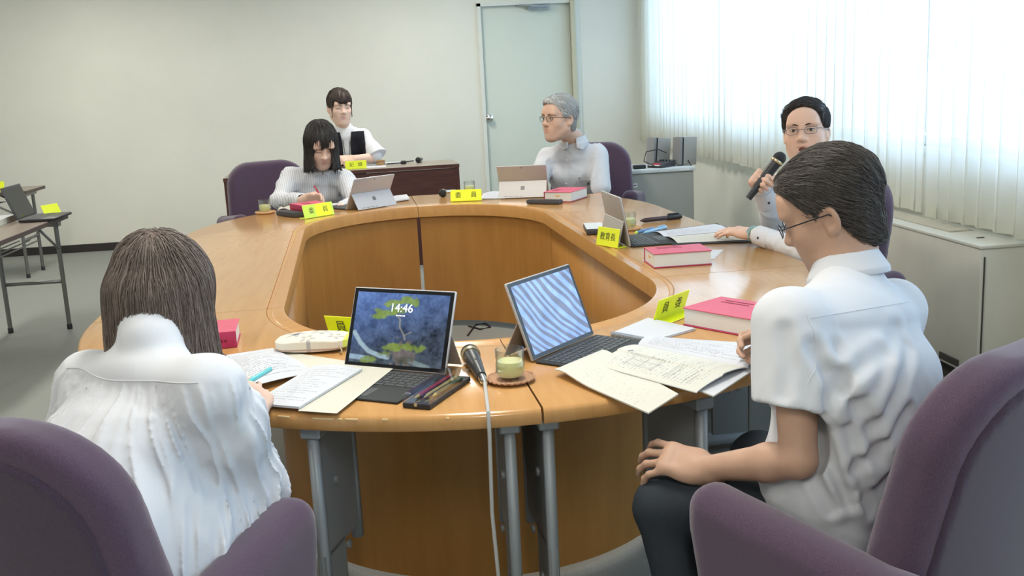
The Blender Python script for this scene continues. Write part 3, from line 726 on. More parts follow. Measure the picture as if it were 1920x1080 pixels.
# ------------------------------------------------------------------ upholstered armchairs
def chair_proto():
    t = thing('armchair', 'x', 'chair', group='purple armchairs')
    ZB, ZT = 0.36, 0.918
    def yb(z): return -0.120-0.095*np.clip((z-0.42)/0.5, -0.3, 1.2)**1.2 if np.isscalar(z) else -0.120-0.095*np.sign(z-0.42)*np.abs((z-0.42)/0.5)**1.2
    def outline(P, hw, top, rad):
        x, z = P[:, 0], P[:, 2]
        hwz = hw-0.035*np.clip((z-0.55)/0.4, 0, 1)
        qx = np.abs(x)-hwz+rad; qz = z-top+rad
        d = np.sqrt(np.maximum(qx, 0)**2+np.maximum(qz, 0)**2)+np.minimum(np.maximum(qx, qz), 0)-rad
        return np.maximum(d, ZB-z)
    def back(P):
        y = P[:, 1]-yb(P[:, 2])-0.10*(P[:, 0]**2)/0.08*0.35
        o = outline(P, 0.291, ZT, 0.15); s = np.abs(y+0.052)-0.052
        q0, q1 = o+0.035, s+0.035
        return (np.sqrt(np.maximum(q0, 0)**2+np.maximum(q1, 0)**2)+np.minimum(np.maximum(q0, q1), 0)-0.035)*0.9
    V, Q = mesh_field(back, (-.34, -.50, .3), (.34, .02, 1.0), 0.011); raw('backrest', V, Q, 'upholstery', t)
    bk = t.children[0]
    def rear(P):
        y = P[:, 1]-yb(P[:, 2])-0.10*(P[:, 0]**2)/0.08*0.35
        o = outline(P, 0.258, ZT-0.040, 0.135); s = np.abs(y+0.1015)-0.012
        q0, q1 = o+0.008, s+0.008
        return (np.sqrt(np.maximum(q0, 0)**2+np.maximum(q1, 0)**2)+np.minimum(np.maximum(q0, q1), 0)-0.008)*0.9
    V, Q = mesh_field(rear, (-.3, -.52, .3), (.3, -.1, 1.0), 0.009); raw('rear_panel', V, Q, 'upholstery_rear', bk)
    hw, rad, top = 0.260, 0.137, ZT-0.038; pts = []
    def hwz(z): return hw-0.035*min(max((z-0.55)/0.4, 0), 1)
    for z in np.linspace(0.37, top-rad, 12): pts.append((-hwz(z), z))
    for a in np.linspace(0, 90, 12)[1:]:
        z = top-rad+rad*math.sin(math.radians(a)); pts.append((-hwz(z)+rad-rad*math.cos(math.radians(a)), z))
    pts += [(-x, z) for x, z in pts[::-1]]
    b = MB(); b.tube([(x, float(yb(z))-0.107+0.10*(x*x)/0.08*0.35, z) for x, z in pts], 0.0085, 8); b.build('piping', 'upholstery_rear', bk)
    F = Field(); F.box((0, 0.07, 0.395), (0.262, 0.275, 0.062), rad=0.05)
    field_obj('seat', F, (-.3, -.25, .3), (.3, .38, .52), 0.012, 'upholstery', t)
    for sx in (-1, 1):
        def arm(P):
            y, z = P[:, 1], P[:, 2]; x = P[:, 0]-sx*(0.31+0.0*y)
            top = 0.585+0.045*np.clip((y+0.18)/0.36, 0, 1)
            yf = 0.215-0.05*np.clip((0.55-z)/0.25, 0, 1)
            q = np.stack([np.abs(x)-0.052, np.maximum(y-yf, -0.27-y), np.maximum(z-top, 0.30-z)], 1)+0.046
            return (np.sqrt((np.maximum(q, 0)**2).sum(1))+np.minimum(q.max(1), 0)-0.046)*0.95
        V, Q = mesh_field(arm, (sx*.31-.1, -.33, .26), (sx*.31+.1, .27, .7), 0.010); raw('armrest', V, Q, 'upholstery', t)
    b = MB(); b.lathe([(0.03, 0.09), (0.03, 0.22), (0.05, 0.24), (0.05, 0.33), (0.12, 0.335), (0.12, 0.345)], 24); b.build('gas_column', 'black_plastic', t)
    for k in range(5):
        a = 2*PI*k/5+PI/2; M = T(rz=a)
        b = MB(); b.tube([(0.02, 0, 0.105), (0.15, 0, 0.095), (0.30, 0, 0.075)], [0.022, 0.018, 0.014], 10, M=M); lg = b.build('base_arm', 'chrome', t)
        b = MB(); b.rbox((0.30, 0, 0.028), (0.05, 0.045, 0.055), 0.012, 2, M); b.build('caster', 'black_plastic', lg)
    return t
CH = chair_proto()
def place_chair(x, y, yaw, label, first=[True]):
    c = CH if first[0] else copy_tree(CH)
    first[0] = False
    c.location = (x, y, 0); c.rotation_euler = (0, 0, -math.radians(yaw)); c['label'] = label
    return c
CHL = (-0.618, 1.83, 24); CHR = (0.885, 1.775, -33)
place_chair(*CHL, 'purple armchair under the woman in the white gathered blouse')
place_chair(*CHR, 'purple armchair with a pale scratch across its rear panel, under the man in short sleeves')
# scratch on the rear panel of the chair at the right

# ------------------------------------------------------------------ things on the tables
def a2(x, y, z=TZ): p = at(x, y, z); return (float(p[0]), float(p[1]))
def Mdir(p0, p1):
    p0 = Vector(p0); d = (Vector(p1)-p0).normalized()
    return Matrix.Translation(p0) @ d.to_track_quat('Z', 'Y').to_matrix().to_4x4()
def lerp2(a, b, t): return np.asarray(a)*(1-t)+np.asarray(b)*t
def off(p, o): return tuple(float(p[i]-o[i]) for i in range(3))

def paint_screen(kind, nx, nz):
    U, V = np.meshgrid(np.linspace(0, 1, nx), np.linspace(0, 1, nz)); u, v = U.ravel(), V.ravel()
    P = lambda s, sd: gnoise(np.stack([u*s, v*s*0.7, np.full_like(u, 3.3)], 1), sd)
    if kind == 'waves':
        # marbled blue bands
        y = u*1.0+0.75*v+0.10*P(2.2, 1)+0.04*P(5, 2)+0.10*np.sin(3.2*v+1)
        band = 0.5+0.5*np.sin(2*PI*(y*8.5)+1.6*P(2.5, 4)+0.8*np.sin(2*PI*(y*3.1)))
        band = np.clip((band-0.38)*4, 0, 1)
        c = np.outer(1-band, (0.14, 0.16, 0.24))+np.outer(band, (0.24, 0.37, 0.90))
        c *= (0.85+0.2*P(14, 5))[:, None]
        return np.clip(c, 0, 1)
    # misty blue gorge with a pine on a rock and a stream
    n = 0.5+0.25*P(9, 1)+0.2*P(22, 2)+0.2*P(48, 3)
    sky = np.clip(v*1.2-u*0.55, 0, 1)
    c = np.outer(n, (0.055, 0.075, 0.12))+np.outer(sky*(0.55+0.6*n), (0.035, 0.075, 0.22))
    c += np.outer(np.clip(0.25-v, 0, 1)*n, (0.05, 0.06, 0.01))
    def blob(cu, cv, ru, rv, col, s=1.0, sd=9):
        e = ((u-cu)/ru)**2+((v-cv)/rv)**2; m = np.clip((1-e+0.9*P(26, sd))*2.2, 0, 1)*s
        c[:] = c*(1-m[:, None])+np.outer(m*(0.5+0.8*n), col)
    def stroke(pts, w, col, s=0.9):
        d = np.full(len(u), 9.0)
        for (x0, y0), (x1, y1) in zip(pts, pts[1:]):
            t = np.clip(((u-x0)*(x1-x0)+(v-y0)*(y1-y0))/((x1-x0)**2+(y1-y0)**2), 0, 1)
            d = np.minimum(d, np.hypot(u-x0-t*(x1-x0), (v-y0-t*(y1-y0))*0.7))
        m = np.clip((w-d)/w*2.5, 0, 1)*s; c[:] = c*(1-m[:, None])+np.outer(m*(0.6+0.6*n), col)
    stroke([(0.02, 0.42), (0.10, 0.28), (0.20, 0.17), (0.34, 0.11), (0.42, 0.10)], 0.028, (0.22, 0.30, 0.36))
    stroke([(0.0, 0.08), (0.12, 0.07), (0.22, 0.06)], 0.03, (0.20, 0.28, 0.38))
    stroke([(0.62, 0.10), (0.74, 0.04), (0.86, 0.0)], 0.03, (0.12, 0.16, 0.17))
    blob(0.56, 0.16, 0.15, 0.20, (0.10, 0.085, 0.085), 0.9, 5)
    blob(0.60, 0.08, 0.10, 0.06, (0.055, 0.055, 0.045), 0.8, 6)
    stroke([(0.45, 0.70), (0.50, 0.64), (0.51, 0.52), (0.56, 0.43), (0.58, 0.36)], 0.010, (0.17, 0.17, 0.15))
    stroke([(0.57, 0.42), (0.64, 0.47)], 0.007, (0.17, 0.17, 0.15))
    for q in ((0.40, 0.86, 0.12, 0.055), (0.33, 0.72, 0.13, 0.06), (0.45, 0.78, 0.13, 0.06), (0.27, 0.66, 0.09, 0.045), (0.60, 0.90, 0.11, 0.07)):
        blob(*q, (0.13, 0.19, 0.04), 0.9, 7)
    for q in ((0.47, 0.24, 0.12, 0.06), (0.40, 0.15, 0.10, 0.05), (0.72, 0.25, 0.10, 0.06), (0.60, 0.26, 0.12, 0.05), (0.2, 0.05, 0.1, 0.05)):
        blob(*q, (0.12, 0.17, 0.035), 0.85, 8)
    return np.clip(c, 0, 1)

def tablet(label, x, y, rz, lean, kick, color='tablet_silver', screen=None, keyb=True, clock=None, logo=True):
    t = thing('tablet_computer', label, 'tablet', (x, y, TZ), math.radians(rz), 'tablets propped on the conference table')
    a = math.radians(lean); w, h, d = 0.288, 0.201, 0.0085
    Mt = Matrix.Translation((0, 0, 0.005)) @ Matrix.Rotation(-a, 4, 'X')          # screen plane: x right, z up, -y towards the user
    b = MB(); b.rbox((0, d/2, h/2), (w, d, h), 0.0035, 2, Mt); body = b.build('tablet_body', color, t)
    b = MB(); b.box((0, -0.0003, h/2), (w-0.006, 0.0008, h-0.006), Mt); gl = b.build('screen_glass', 'screen_glass', t)
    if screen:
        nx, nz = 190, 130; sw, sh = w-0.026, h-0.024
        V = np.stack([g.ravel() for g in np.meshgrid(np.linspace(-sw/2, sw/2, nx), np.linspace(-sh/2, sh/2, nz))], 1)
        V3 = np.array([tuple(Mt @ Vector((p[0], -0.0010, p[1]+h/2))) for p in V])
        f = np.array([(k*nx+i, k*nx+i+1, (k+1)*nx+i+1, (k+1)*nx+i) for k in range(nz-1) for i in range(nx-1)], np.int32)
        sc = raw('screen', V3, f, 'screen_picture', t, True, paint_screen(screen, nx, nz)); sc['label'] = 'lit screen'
        if clock:
            text_mesh('clock_digits', clock, 0.030, 'clock_white', sc, Mt @ T(0.0, -0.0016, h*0.755, rx=PI/2), 0.0001)
            b = MB()
            for k in range(7): b.box((-0.011+0.0037*k, -0.0014, h*0.665), (0.0026, 0.0002, 0.0026 if k % 3 else 0.0034), Mt)
            b.build('date_lettering', 'clock_white', sc)
    # kickstand hinged at mid height
    top = Mt @ Vector((0, d, 0.102)); bot = Vector((0, d+kick, 0.001)); n_ = (bot-top); L = n_.length
    Mk = Matrix.Translation(top) @ Matrix.Rotation(math.atan2(n_.y, -n_.z), 4, 'X')
    b = MB(); b.rbox((0, 0.001, -L/2+0.001), (w-0.010, 0.003, L-0.002), 0.001, 1, Mk); ks = b.build('kickstand', color, t)
    if logo:
        b = MB()
        for i in (-1, 1):
            for k in (-1, 1): b.box((i*0.0058, 0.003, -L*0.42+k*0.0058), (0.0105, 0.0008, 0.0105), Mk)
        b.build('maker_mark', 'logo_grey', ks)
        b = MB()
        for k in range(14):
            if k % 4 != 3: b.box((0.105-0.008*k, 0.003, -L*0.90), (0.0055, 0.0006, 0.0035), Mk)
        b.build('small_print', 'logo_grey', ks)
    b = MB(); b.lathe([(0.0032, 0), (0.0032, 0.0008)], 12, Mt @ T(0.0, d, h-0.012, rx=-PI/2)); b.build('rear_camera', 'black_plastic', body)
    if keyb:
        kd = 0.215; b = MB(); b.rbox((0, -kd/2-0.004, 0.0032), (w, kd, 0.005), 0.002, 2); kb = b.build('keyboard_cover', 'keyboard_cover', t)
        b = MB()
        for r in range(6):
            yk = -0.026-r*0.0172; n = 14 if r < 4 else (13 if r == 4 else 9); kw = (w-0.022)/n
            for i in range(n):
                ww = kw
                b.box((-w/2+0.011+kw*(i+0.5), yk, 0.0064), (ww-0.0028, 0.0142 if r else 0.010, 0.0016))
        b.build('keys', 'key_grey', kb)
        b = MB(); b.rbox((0, -0.172, 0.0060), (0.105, 0.058, 0.0008), 0.0003, 1); b.build('touchpad', 'key_grey', kb)
    return t
tablet('tablet whose lit screen shows 14:46 over a mountain pine', -0.062, 2.425, -31.2, 23, 0.085, screen='pine', clock='14:46')
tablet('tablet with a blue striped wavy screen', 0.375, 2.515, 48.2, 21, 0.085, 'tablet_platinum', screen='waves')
tablet('tablet turned edge-on, behind the nameplate with three characters', 0.862, 4.105, 94, 10, 0.045, 'tablet_platinum', logo=False)
tablet('pale blue-grey tablet propped open before the writing woman', -0.238, 5.915, 220, 30, 0.105, 'tablet_silver')
tablet('beige-grey tablet with a dark window mark, before the grey-haired man', 0.686, 5.955, 164, 24, 0.085, 'tablet_platinum')

def book(label, x, y, rz, L, Wd, H, spine=1, gold=False):
    t = thing('code_book', label, 'book', (x, y, TZ), math.radians(rz), 'thick red-covered books on the conference table')
    c = 0.003
    b = MB(); b.rbox((0, 0, H/2), (L-0.006, Wd-0.008, H-2*c), 0.001, 1); pg = b.build('page_block', 'page_block', t)
    b = MB(); b.rbox((0, 0, H-c/2), (L, Wd, c), 0.001, 1); ct = b.build('cover', 'book_pink', t)
    b = MB(); b.rbox((0, 0, c/2), (L, Wd, c), 0.001, 1); b.build('back_cover', 'book_red', t)
    b = MB(); b.rbox((0, spine*(Wd/2-0.001), H/2), (L, 0.004, H), 0.0018, 2); sp = b.build('spine', 'book_red', t)
    r = random.Random(label); b = MB()
    for j in range(2):
        for k in range(9): b.box((-L*0.30+k*0.0105, spine*(Wd*0.18)+j*0.020, H+0.0003), (0.008, 0.009*r.uniform(.6, 1), 0.0004))
    b.build('title_lettering', 'book_print', ct)
    b = MB()
    for k in range(14): b.box((-L*0.33+k*0.0115, spine*(Wd/2+0.0013), H*0.45), (0.008, 0.0006, 0.010*r.uniform(.6, 1)))
    b.build('spine_lettering', 'book_print', sp)
    if gold:
        b = MB(); s = -1
        b.box((s*(L/2-0.0028), 0.0, H*0.62), (0.0008, 0.034, 0.004)); b.box((s*(L/2-0.0028), 0.0, H*0.53), (0.0008, 0.018, 0.006)); b.build('stamp', 'gold_print', pg)
    return t
book('thick red book in front of the man in short sleeves', 0.861, 2.625, -54.7, 0.232, 0.172, 0.050, 1)
book('thick red book standing between the three-character nameplate and the near man', 0.955, 3.575, 0, 0.212, 0.150, 0.052, 1, True)
book('thick red book beside the elbow of the grey-haired man', 0.887, 5.688, 57, 0.235, 0.165, 0.055, 1, True)
book('thick red book under the hand of the writing woman', -0.535, 5.80, -62, 0.22, 0.16, 0.052, -1)
book('dark pink book lying beyond the head of the woman in the gathered blouse', -0.603, 2.862, 5, 0.215, 0.16, 0.046, -1)

def nameplate(label, x, y, rz, txt, w=0.165, h=0.066, mat_='acrylic_yellow', size=0.036, gap='   ', lean=18, back=0.05, insert=None, through=False):
    """bent acrylic: front plate facing local -y, flange behind"""
    t = thing('nameplate', label, 'nameplate', (x, y, TZ), math.radians(rz), 'yellow nameplates')
    Mp = T(0, 0, 0.0015, rx=-math.radians(lean))
    b = MB(); b.rbox((0, 0, h/2), (w, 0.0025, h), 0.001, 1, Mp); pl = b.build('plate', mat_, t)
    b = MB(); b.rbox((0, back/2, 0.0014), (w, back, 0.0025), 0.001, 1); b.build('flange', mat_, t)
    for k, ch in enumerate(txt or ''): text_mesh('lettering', ch, size, 'ink', pl, Mp @ T((k-(len(txt)-1)/2)*size*(1.0+.30*len(gap)), 0 if through else -0.0016, h*0.5, rx=PI/2), 0.0017 if through else 0.0002)
    if insert:
        b = MB(); b.box((insert[0], 0.0, h*0.5), (insert[1], 0.0035, h-0.004), Mp); b.build('paper_insert', 'paper_yellow', pl)
    return t
nameplate('yellow nameplate seen from behind, between the spiral notebook and the red book', 0.715, 2.783, 180+44, '委員', through=True)
nameplate('yellow nameplate with three characters leaning on the edge-on tablet', 0.784, 4.021, -64, '教育長', 0.142, 0.075, 'paper_yellow', 0.034, '', 12)
nameplate('yellow nameplate beside the small ball-headed microphone at the far end', 0.337, 5.89, -11, '委員', 0.18, 0.066, 'paper_yellow', 0.036, '     ', 14)
nameplate('yellow nameplate leaning on the red book of the writing woman', -0.472, 5.585, 40, '委員', 0.195, 0.072, 'acrylic_lime', 0.036, '     ', 16, insert=(0.032, 0.10))
nameplate('yellow nameplate half hidden behind the tablet showing 14:46', -0.17, 2.80, 150, '委員', through=True)

# tea glasses on coasters
def tea(label, x, y, dz, clabel, wood=False):
    ct = thing('coaster', clabel, 'coaster', (x, y, TZ), 0, 'coasters under the tea glasses')
    b = MB()
    if wood: b.lathe([(0.001, 0), (0.05, 0), (0.058, 0.008), (0.055, 0.010), (0.045, 0.004), (0.001, 0.004)], 36)
    else:
        b.lathe([(0.001, 0.002), (0.045, 0.002), (0.053, 0.009), (0.050, 0.011), (0.042, 0.006), (0.001, 0.006)], 40)
    b.build('dish', 'coaster_wood' if wood else 'coaster_rattan', ct)
    b = MB(); b.tube([(0.054*math.cos(a), 0.054*math.sin(a), 0.0095+0.0012*math.sin(a*24)) for a in np.linspace(0, 2*PI, 145)[:-1]], 0.0028, 6, closed=True)
    b.build('braided_rim', 'coaster_wood' if wood else 'coaster_rattan', ct)
    t = thing('tea_glass', label, 'glass', (x, y, TZ+0.0068), 0, 'glasses of green tea')
    h = 0.072
    pr = [(0.001, 0.0), (0.020, 0.0), (0.029, 0.006), (0.0345, 0.020), (0.0335, 0.040), (0.0315, 0.047), (0.0335, 0.053), (0.0335, h), (0.0315, h), (0.0318, 0.053), (0.0298, 0.047), (0.0317, 0.040), (0.0325, 0.020), (0.027, 0.0085), (0.001, 0.006)]
    b = MB(); b.lathe(pr, 40, caps=False); b.build('glass_wall', 'clear_glass', t)
    b = MB(); b.lathe([(0.001, 0.0065), (0.0265, 0.0088), (0.0320, 0.020), (0.0312, 0.040), (0.0300, 0.0440), (0.001, 0.0440)], 40, caps=False); b.build('green_tea', 'green_tea', t)
tea('glass of green tea beside the table microphone', 0.209, 2.272, 0, 'woven coaster under the nearest tea glass')
tea('glass of green tea before the purple chair at the left', -0.80, 5.90, 0, 'wooden coaster under the tea glass at the far left', True)
tea('glass of green tea behind the yellow nameplate at the far end', 0.384, 6.27, 0, 'coaster under the tea glass at the far end', True)
tea('glass of tea half hidden behind the edge-on tablet', 0.965, 4.43, 0, 'wooden coaster behind the edge-on tablet', True)

def mic(label, head, tail, swit=True, r=0.0235, body='mic_body', thick=1.0):
    L = float(np.linalg.norm(np.array(tail)-np.array(head))); t = thing('microphone', label, 'microphone', head, 0, 'microphones')
    M = Mdir((0, 0, 0), off(tail, head))
    b = MB(); b.lathe([(0.001, -r*0.95), (r*.5, -r*.82), (r*.85, -r*.45), (r, 0), (r*.97, r*.45), (r*.86, r*.9), (0.001, r*.9)], 28, M); b.build('head_grille', 'mic_mesh', t)
    b = MB(); b.lathe([(r*0.98, r*.52), (r*1.02, r*.60), (r*1.02, r*.80), (r*0.9, r*.95)], 28, M); b.build('ring', 'mic_ring', t)
    b = MB(); b.lathe([(r*.84*thick, r*.9), (r*.80*thick, L*.35), (r*.55*thick, L*.86), (r*.50*thick, L)], 24, M); bd = b.build('body', body, t)
    if swit:
        b = MB(); b.rbox((0, r*.62, L*.52), (0.007, 0.006, 0.018), 0.002, 1, M); b.build('switch', 'black_plastic', bd)
    return t
h_, tl_ = at(881, 662, TZ+0.0245), at(903, 706, TZ+0.014)
m1 = mic('table microphone lying by the nearest tea glass, its cable hanging over the edge', h_, tl_)
d_ = unit(tl_-h_)
b = MB(); b.lathe([(0.0095, 0), (0.0095, 0.03), (0.006, 0.034), (0.006, 0.045)], 16, Mdir(off(tl_, h_), off(tl_+d_, h_))); b.build('plug', 'chrome', m1)
eu = -0.115; ev = lambda r: np.array([*ring(eu*r/RO, -(HL+r*EO*math.sqrt(1-(eu/RO)**2))), 0])
q0 = tl_+d_*0.045; Z_ = lambda z: A3(0, 0, z)
pts = [q0, lerp2(q0, ev(1.17)+Z_(TZ+.006), .5)+Z_(-.002), ev(1.17)+Z_(TZ+.0065), ev(1.190)+Z_(TZ+.0075), ev(1.203)+Z_(TZ+.002), ev(1.2085)+Z_(TZ-.014), ev(1.209)+Z_(TZ-.05), ev(1.208)+Z_(.48)+A3(-.004, 0, 0), ev(1.207)+Z_(.28)+A3(.004, 0, 0), ev(1.215)+Z_(.10), ev(1.235)+Z_(.012)+A3(.01, 0, 0), ev(1.29)+Z_(.007)+A3(.06, 0, 0)]
b = MB(); b.tube([off(p, h_) for p in pts], 0.0042, 8); b.build('cable', 'cable_grey', m1)
h2, t2 = at(829, 362, TZ+0.024), at(846, 355, TZ+0.020)
t2 = h2+unit(A3(0.55, 0.83, -0.03))*0.15
mic('small ball-headed microphone lying at the far end of the ring', h2, t2, body='chrome', thick=0.8)

def pen(name, label, p0, p1, r, body, tip=None, cap=None, capfrac=0.4, group=None):
    t = thing(name, label, 'pen', p0, 0, group); p1 = np.array(p1); L = float(np.linalg.norm(p1-np.array(p0))); M = Mdir((0, 0, 0), off(p1, p0))
    b = MB(); b.lathe([(0.0008, 0), (r*.35, L*.03), (r*.9, L*.10), (r, L*.12), (r, L*.985), (r*.8, L)], 14, M); b.build('barrel', body, t)
    b = MB(); b.lathe([(0.0006, -0.001), (r*.42, L*.03), (r*.95, L*.10), (r*1.02, L*.105)], 14, M); b.build('tip', tip or body, t)
    if cap:
        b = MB(); b.lathe([(r*1.12, L*(1-capfrac)), (r*1.15, L*.97), (r*.9, L*1.005)], 14, M); b.rbox((0, r*1.5, L*(1-capfrac*.55)), (r*.6, r*.7, L*capfrac*.8), r*.2, 1, M); b.build('cap', cap, t)
    return t

# ------------------------------------------------------------------ paper
def sheet(name, label, cat, corners, zf, matn, thick=0.0, nu=24, nv=16, group=None, under=None, base=TZ):
    """corners: four (x, y); zf(u, v) -> height above the table"""
    c = np.array(corners, float); o = c.mean(0)
    U, V = np.meshgrid(np.linspace(0, 1, nu), np.linspace(0, 1, nv)); u, v = U.ravel(), V.ravel()
    xy = np.outer((1-u)*(1-v), c[0])+np.outer(u*(1-v), c[1])+np.outer(u*v, c[2])+np.outer((1-u)*v, c[3])
    z = zf(u, v); th = max(thick, 0.0004)
    top = np.column_stack([xy-o, z+th]); bot = np.column_stack([xy-o, np.maximum(z, 0)])
    f = [(k*nu+i, k*nu+i+1, (k+1)*nu+i+1, (k+1)*nu+i) for k in range(nv-1) for i in range(nu-1)]
    n = nu*nv; fb = [tuple(n+q for q in reversed(g)) for g in f]
    ring_ = [i for i in range(nu)]+[k*nu+nu-1 for k in range(1, nv)]+[(nv-1)*nu+i for i in range(nu-2, -1, -1)]+[k*nu for k in range(nv-2, 0, -1)]
    fs = [(ring_[i], n+ring_[i], n+ring_[(i+1) % len(ring_)], ring_[(i+1) % len(ring_)]) for i in range(len(ring_))]
    mi = [0]*len(f)+[1]*(len(fb)+len(fs))
    ob = raw(name, np.concatenate([top, bot]), f+fb+fs, [matn, under or 'paper_white'], None, False, None, np.concatenate([np.stack([u, v], 1)]*2), mi)
    ob.location = (o[0], o[1], base)
    if label: tag(ob, label, cat, group)
    return ob
flat = lambda z: (lambda u, v: np.full_like(u, z))
# left stack, before the woman in the gathered blouse
sheet('paper_sheet', 'plain cream sheet beneath the notepad, reaching under the tablet showing 14:46', 'paper', [a2(560, 778), a2(632, 783), a2(745, 692), a2(600, 682)], flat(0.009), 'paper_cream')
sheet('folder', 'cream folder lying flat between the pencil pouch and the open booklet', 'folder', [a2(430, 700), a2(560, 700), a2(660, 680), a2(500, 655)], flat(0.0005), 'paper_cream', 0.002)
sheet('booklet', 'open booklet with curling printed pages beneath the pen hand', 'booklet', [a2(455, 745), a2(592, 703), a2(512, 657), a2(385, 685)],
      lambda u, v: 0.006+0.028*np.sin(PI*np.clip(v*0.9+0.12, 0, 1))**2*np.sin(PI*np.clip(u, 0.1, 0.95))+0.012*(1-u), 'print_white', 0.001)
sheet('notepad', 'white notepad with handwritten lines beside the pen hand', 'notepad', [a2(474, 768), a2(562, 776), a2(680, 703), a2(590, 697)],
      lambda u, v: 0.011+0.006*np.sin(PI*u)*v, 'handwriting', 0.005)
# right stack, before the man in short sleeves
sheet('booklet', 'folded cream booklet overhanging the table edge at the near right', 'booklet', [a2(1216, 781, TZ+.004), a2(1272, 745, TZ+.004), a2(1130, 668), a2(1040, 706)],
      lambda u, v: 0.009+0.022*np.clip((v-0.55)/0.45, 0, 1)**2*(1-0.75*np.clip((v-0.85)/0.15, 0, 1)), 'print_sparse', 0.003, under='paper_cream')
sheet('booklet', 'white booklet lying under the open spread with the floor plan', 'booklet', [a2(1338, 752, TZ), a2(1452, 676), a2(1330, 652), a2(1180, 690)], flat(0.0085), 'paper_white', 0.003, under='paper_cream')
def spread():
    c0 = np.array(a2(1265, 680, TZ+.02))
    t = thing('booklet', 'open spread with a printed floor plan, before the man in short sleeves', 'booklet', (c0[0], c0[1], TZ))
    lo_ = [a2(1306, 740, TZ+.01), a2(1402, 692, TZ+.012), a2(1196, 649, TZ+.012), a2(1117, 680, TZ+.02)]
    hi_ = [a2(1196, 649, TZ+.012), a2(1402, 692, TZ+.012), a2(1450, 649, TZ+.01), a2(1226, 631, TZ+.02)]
    o1 = sheet('page_left', None, None, lo_, lambda u, v: 0.012+0.014*np.sin(PI*np.clip(u, 0, 1))**0.7*np.where(u > .5, 1, .75)-0.004*(u > .98), 'print_cream', 0.002, 40, 16)
    o2 = sheet('page_right', None, None, hi_, lambda u, v: 0.012+0.014*np.sin(PI*np.clip(v, 0, 1))**0.7, 'print_white', 0.002, 24, 40)
    for o in (o1, o2):
        o.location = o.location-Vector((c0[0], c0[1], TZ)); o.parent = t
    # floor plan: thin printed strokes
    def P(u, v):
        q = [np.array(k) for k in lo_]; xy = q[0]*(1-u)*(1-v)+q[1]*u*(1-v)+q[2]*u*v+q[3]*(1-u)*v
        return np.append(xy-c0, 0.0149+0.014*math.sin(PI*u)**0.7*(1 if u > .5 else .75))
    b = MB()
    segs = [((.26, .50), (.80, .50)), ((.30, .62), (.78, .62)), ((.26, .76), (.70, .76)), ((.30, .50), (.30, .76)), ((.45, .44), (.45, .76)), ((.60, .50), (.60, .84)), ((.78, .46), (.78, .66)), ((.52, .62), (.52, .70)),
            ((.20, .30), (.84, .30)), ((.20, .34), (.70, .34)), ((.20, .16), (.52, .16)), ((.20, .12), (.46, .12))]
    for p, q in segs:
        K = [P(p[0]+(q[0]-p[0])*k/8, p[1]+(q[1]-p[1])*k/8) for k in range(9)]
        for m0, m1 in zip(K, K[1:]):
            d = unit(m1-m0); nn = np.array([-d[1], d[0], 0])*0.00045
            b.add([m0-nn, m1-nn, m1+nn, m0+nn], [(0, 1, 2, 3)])
    p = P(.66, .86); b.box((p[0], p[1], p[2]+0.0002), (0.013, 0.010, 0.0004)); b.build('floor_plan', 'ink_light', o1)
spread()
ob = sheet('spiral_notebook', 'white spiral notebook beside the striped-screen tablet', 'notebook', [a2(1146, 629), a2(1222, 643), a2(1304, 620), a2(1215, 600)], flat(0.001), 'paper_white', 0.006)
p, q = np.append(np.array(a2(1146, 629)), TZ), np.append(np.array(a2(1222, 643)), TZ); b = MB()
for k in range(24):
    c = p+(q-p)*(k+.7)/24.6; ax = unit(q-p); nn = np.array([ax[1], -ax[0], 0]); 
    b.tube([c+nn*0.006*math.cos(a)+A3(0, 0, 0.0055+0.006*math.sin(a))-np.append(np.array(ob.location)[:2], TZ) for a in np.linspace(0, 2*PI, 11)[:-1]], 0.0012, 5, closed=True)
b.build('wire_binding', 'steel_grey', ob)
# at the speaking man's place
sheet('paper_sheet', 'white sheet slipped under the red book nearest the speaking man', 'paper', [(0.845, 3.66), (1.10, 3.60), (1.19, 3.78), (0.93, 3.84)], flat(0.0005), 'paper_white')
fo = sheet('ring_binder', 'open black binder with printed pages under the speaking man\'s hand', 'binder', [(1.035, 3.94), (1.375, 3.90), (1.365, 4.42), (1.02, 4.30)], flat(0.0005), 'black_soft', 0.004, under='black_soft')
o1 = sheet('page_sheet', None, None, [(1.06, 3.965), (1.355, 3.925), (1.345, 4.16), (1.05, 4.13)], lambda u, v: 0.006+0.010*np.sin(PI*v)+0.006*(1-u)*0, 'print_cream', 0.001)
o2 = sheet('page_sheet', None, None, [(1.05, 4.14), (1.345, 4.17), (1.34, 4.39), (1.04, 4.285)], lambda u, v: 0.006+0.008*np.sin(PI*v), 'print_white', 0.001)
for o in (o1, o2): o.location = o.location-fo.location; o.parent = fo
pen('pen', 'long black pen lying behind the speaking man\'s papers', (1.055, 4.60, TZ+.012), (1.265, 4.66, TZ+.012), 0.0105, 'pen_dark', cap='black_plastic', capfrac=.35)
pen('highlighter', 'dark blue highlighter with a lime tip beside the edge-on tablet', (0.955, 4.27, TZ+.009), (1.06, 4.36, TZ+.009), 0.0075, 'pen_blue', 'pen_lime')
pen('highlighter', 'sky blue highlighter touching the speaking man\'s binder', (0.99, 4.255, TZ+.009), (1.12, 4.375, TZ+.009), 0.0075, 'pen_sky', cap='pen_sky')
def phone(label, x, y, rz, name='smartphone', d=(0.075, 0.16, 0.012), z=0.0):
    t = thing(name, label, 'phone' if name == 'smartphone' else 'case', (x, y, TZ+z), math.radians(rz))
    b = MB(); b.rbox((0, 0, d[2]/2), d, d[2]*.35, 2); b.build('body', 'dark_grey_plastic', t)
    b = MB(); b.rbox((0, 0, d[2]), (d[0]*.94, d[1]*.96, 0.001), 0.0004, 1); b.build('top_face', 'cabinet_top' if name == 'smartphone' else 'black_plastic', t)
    return t
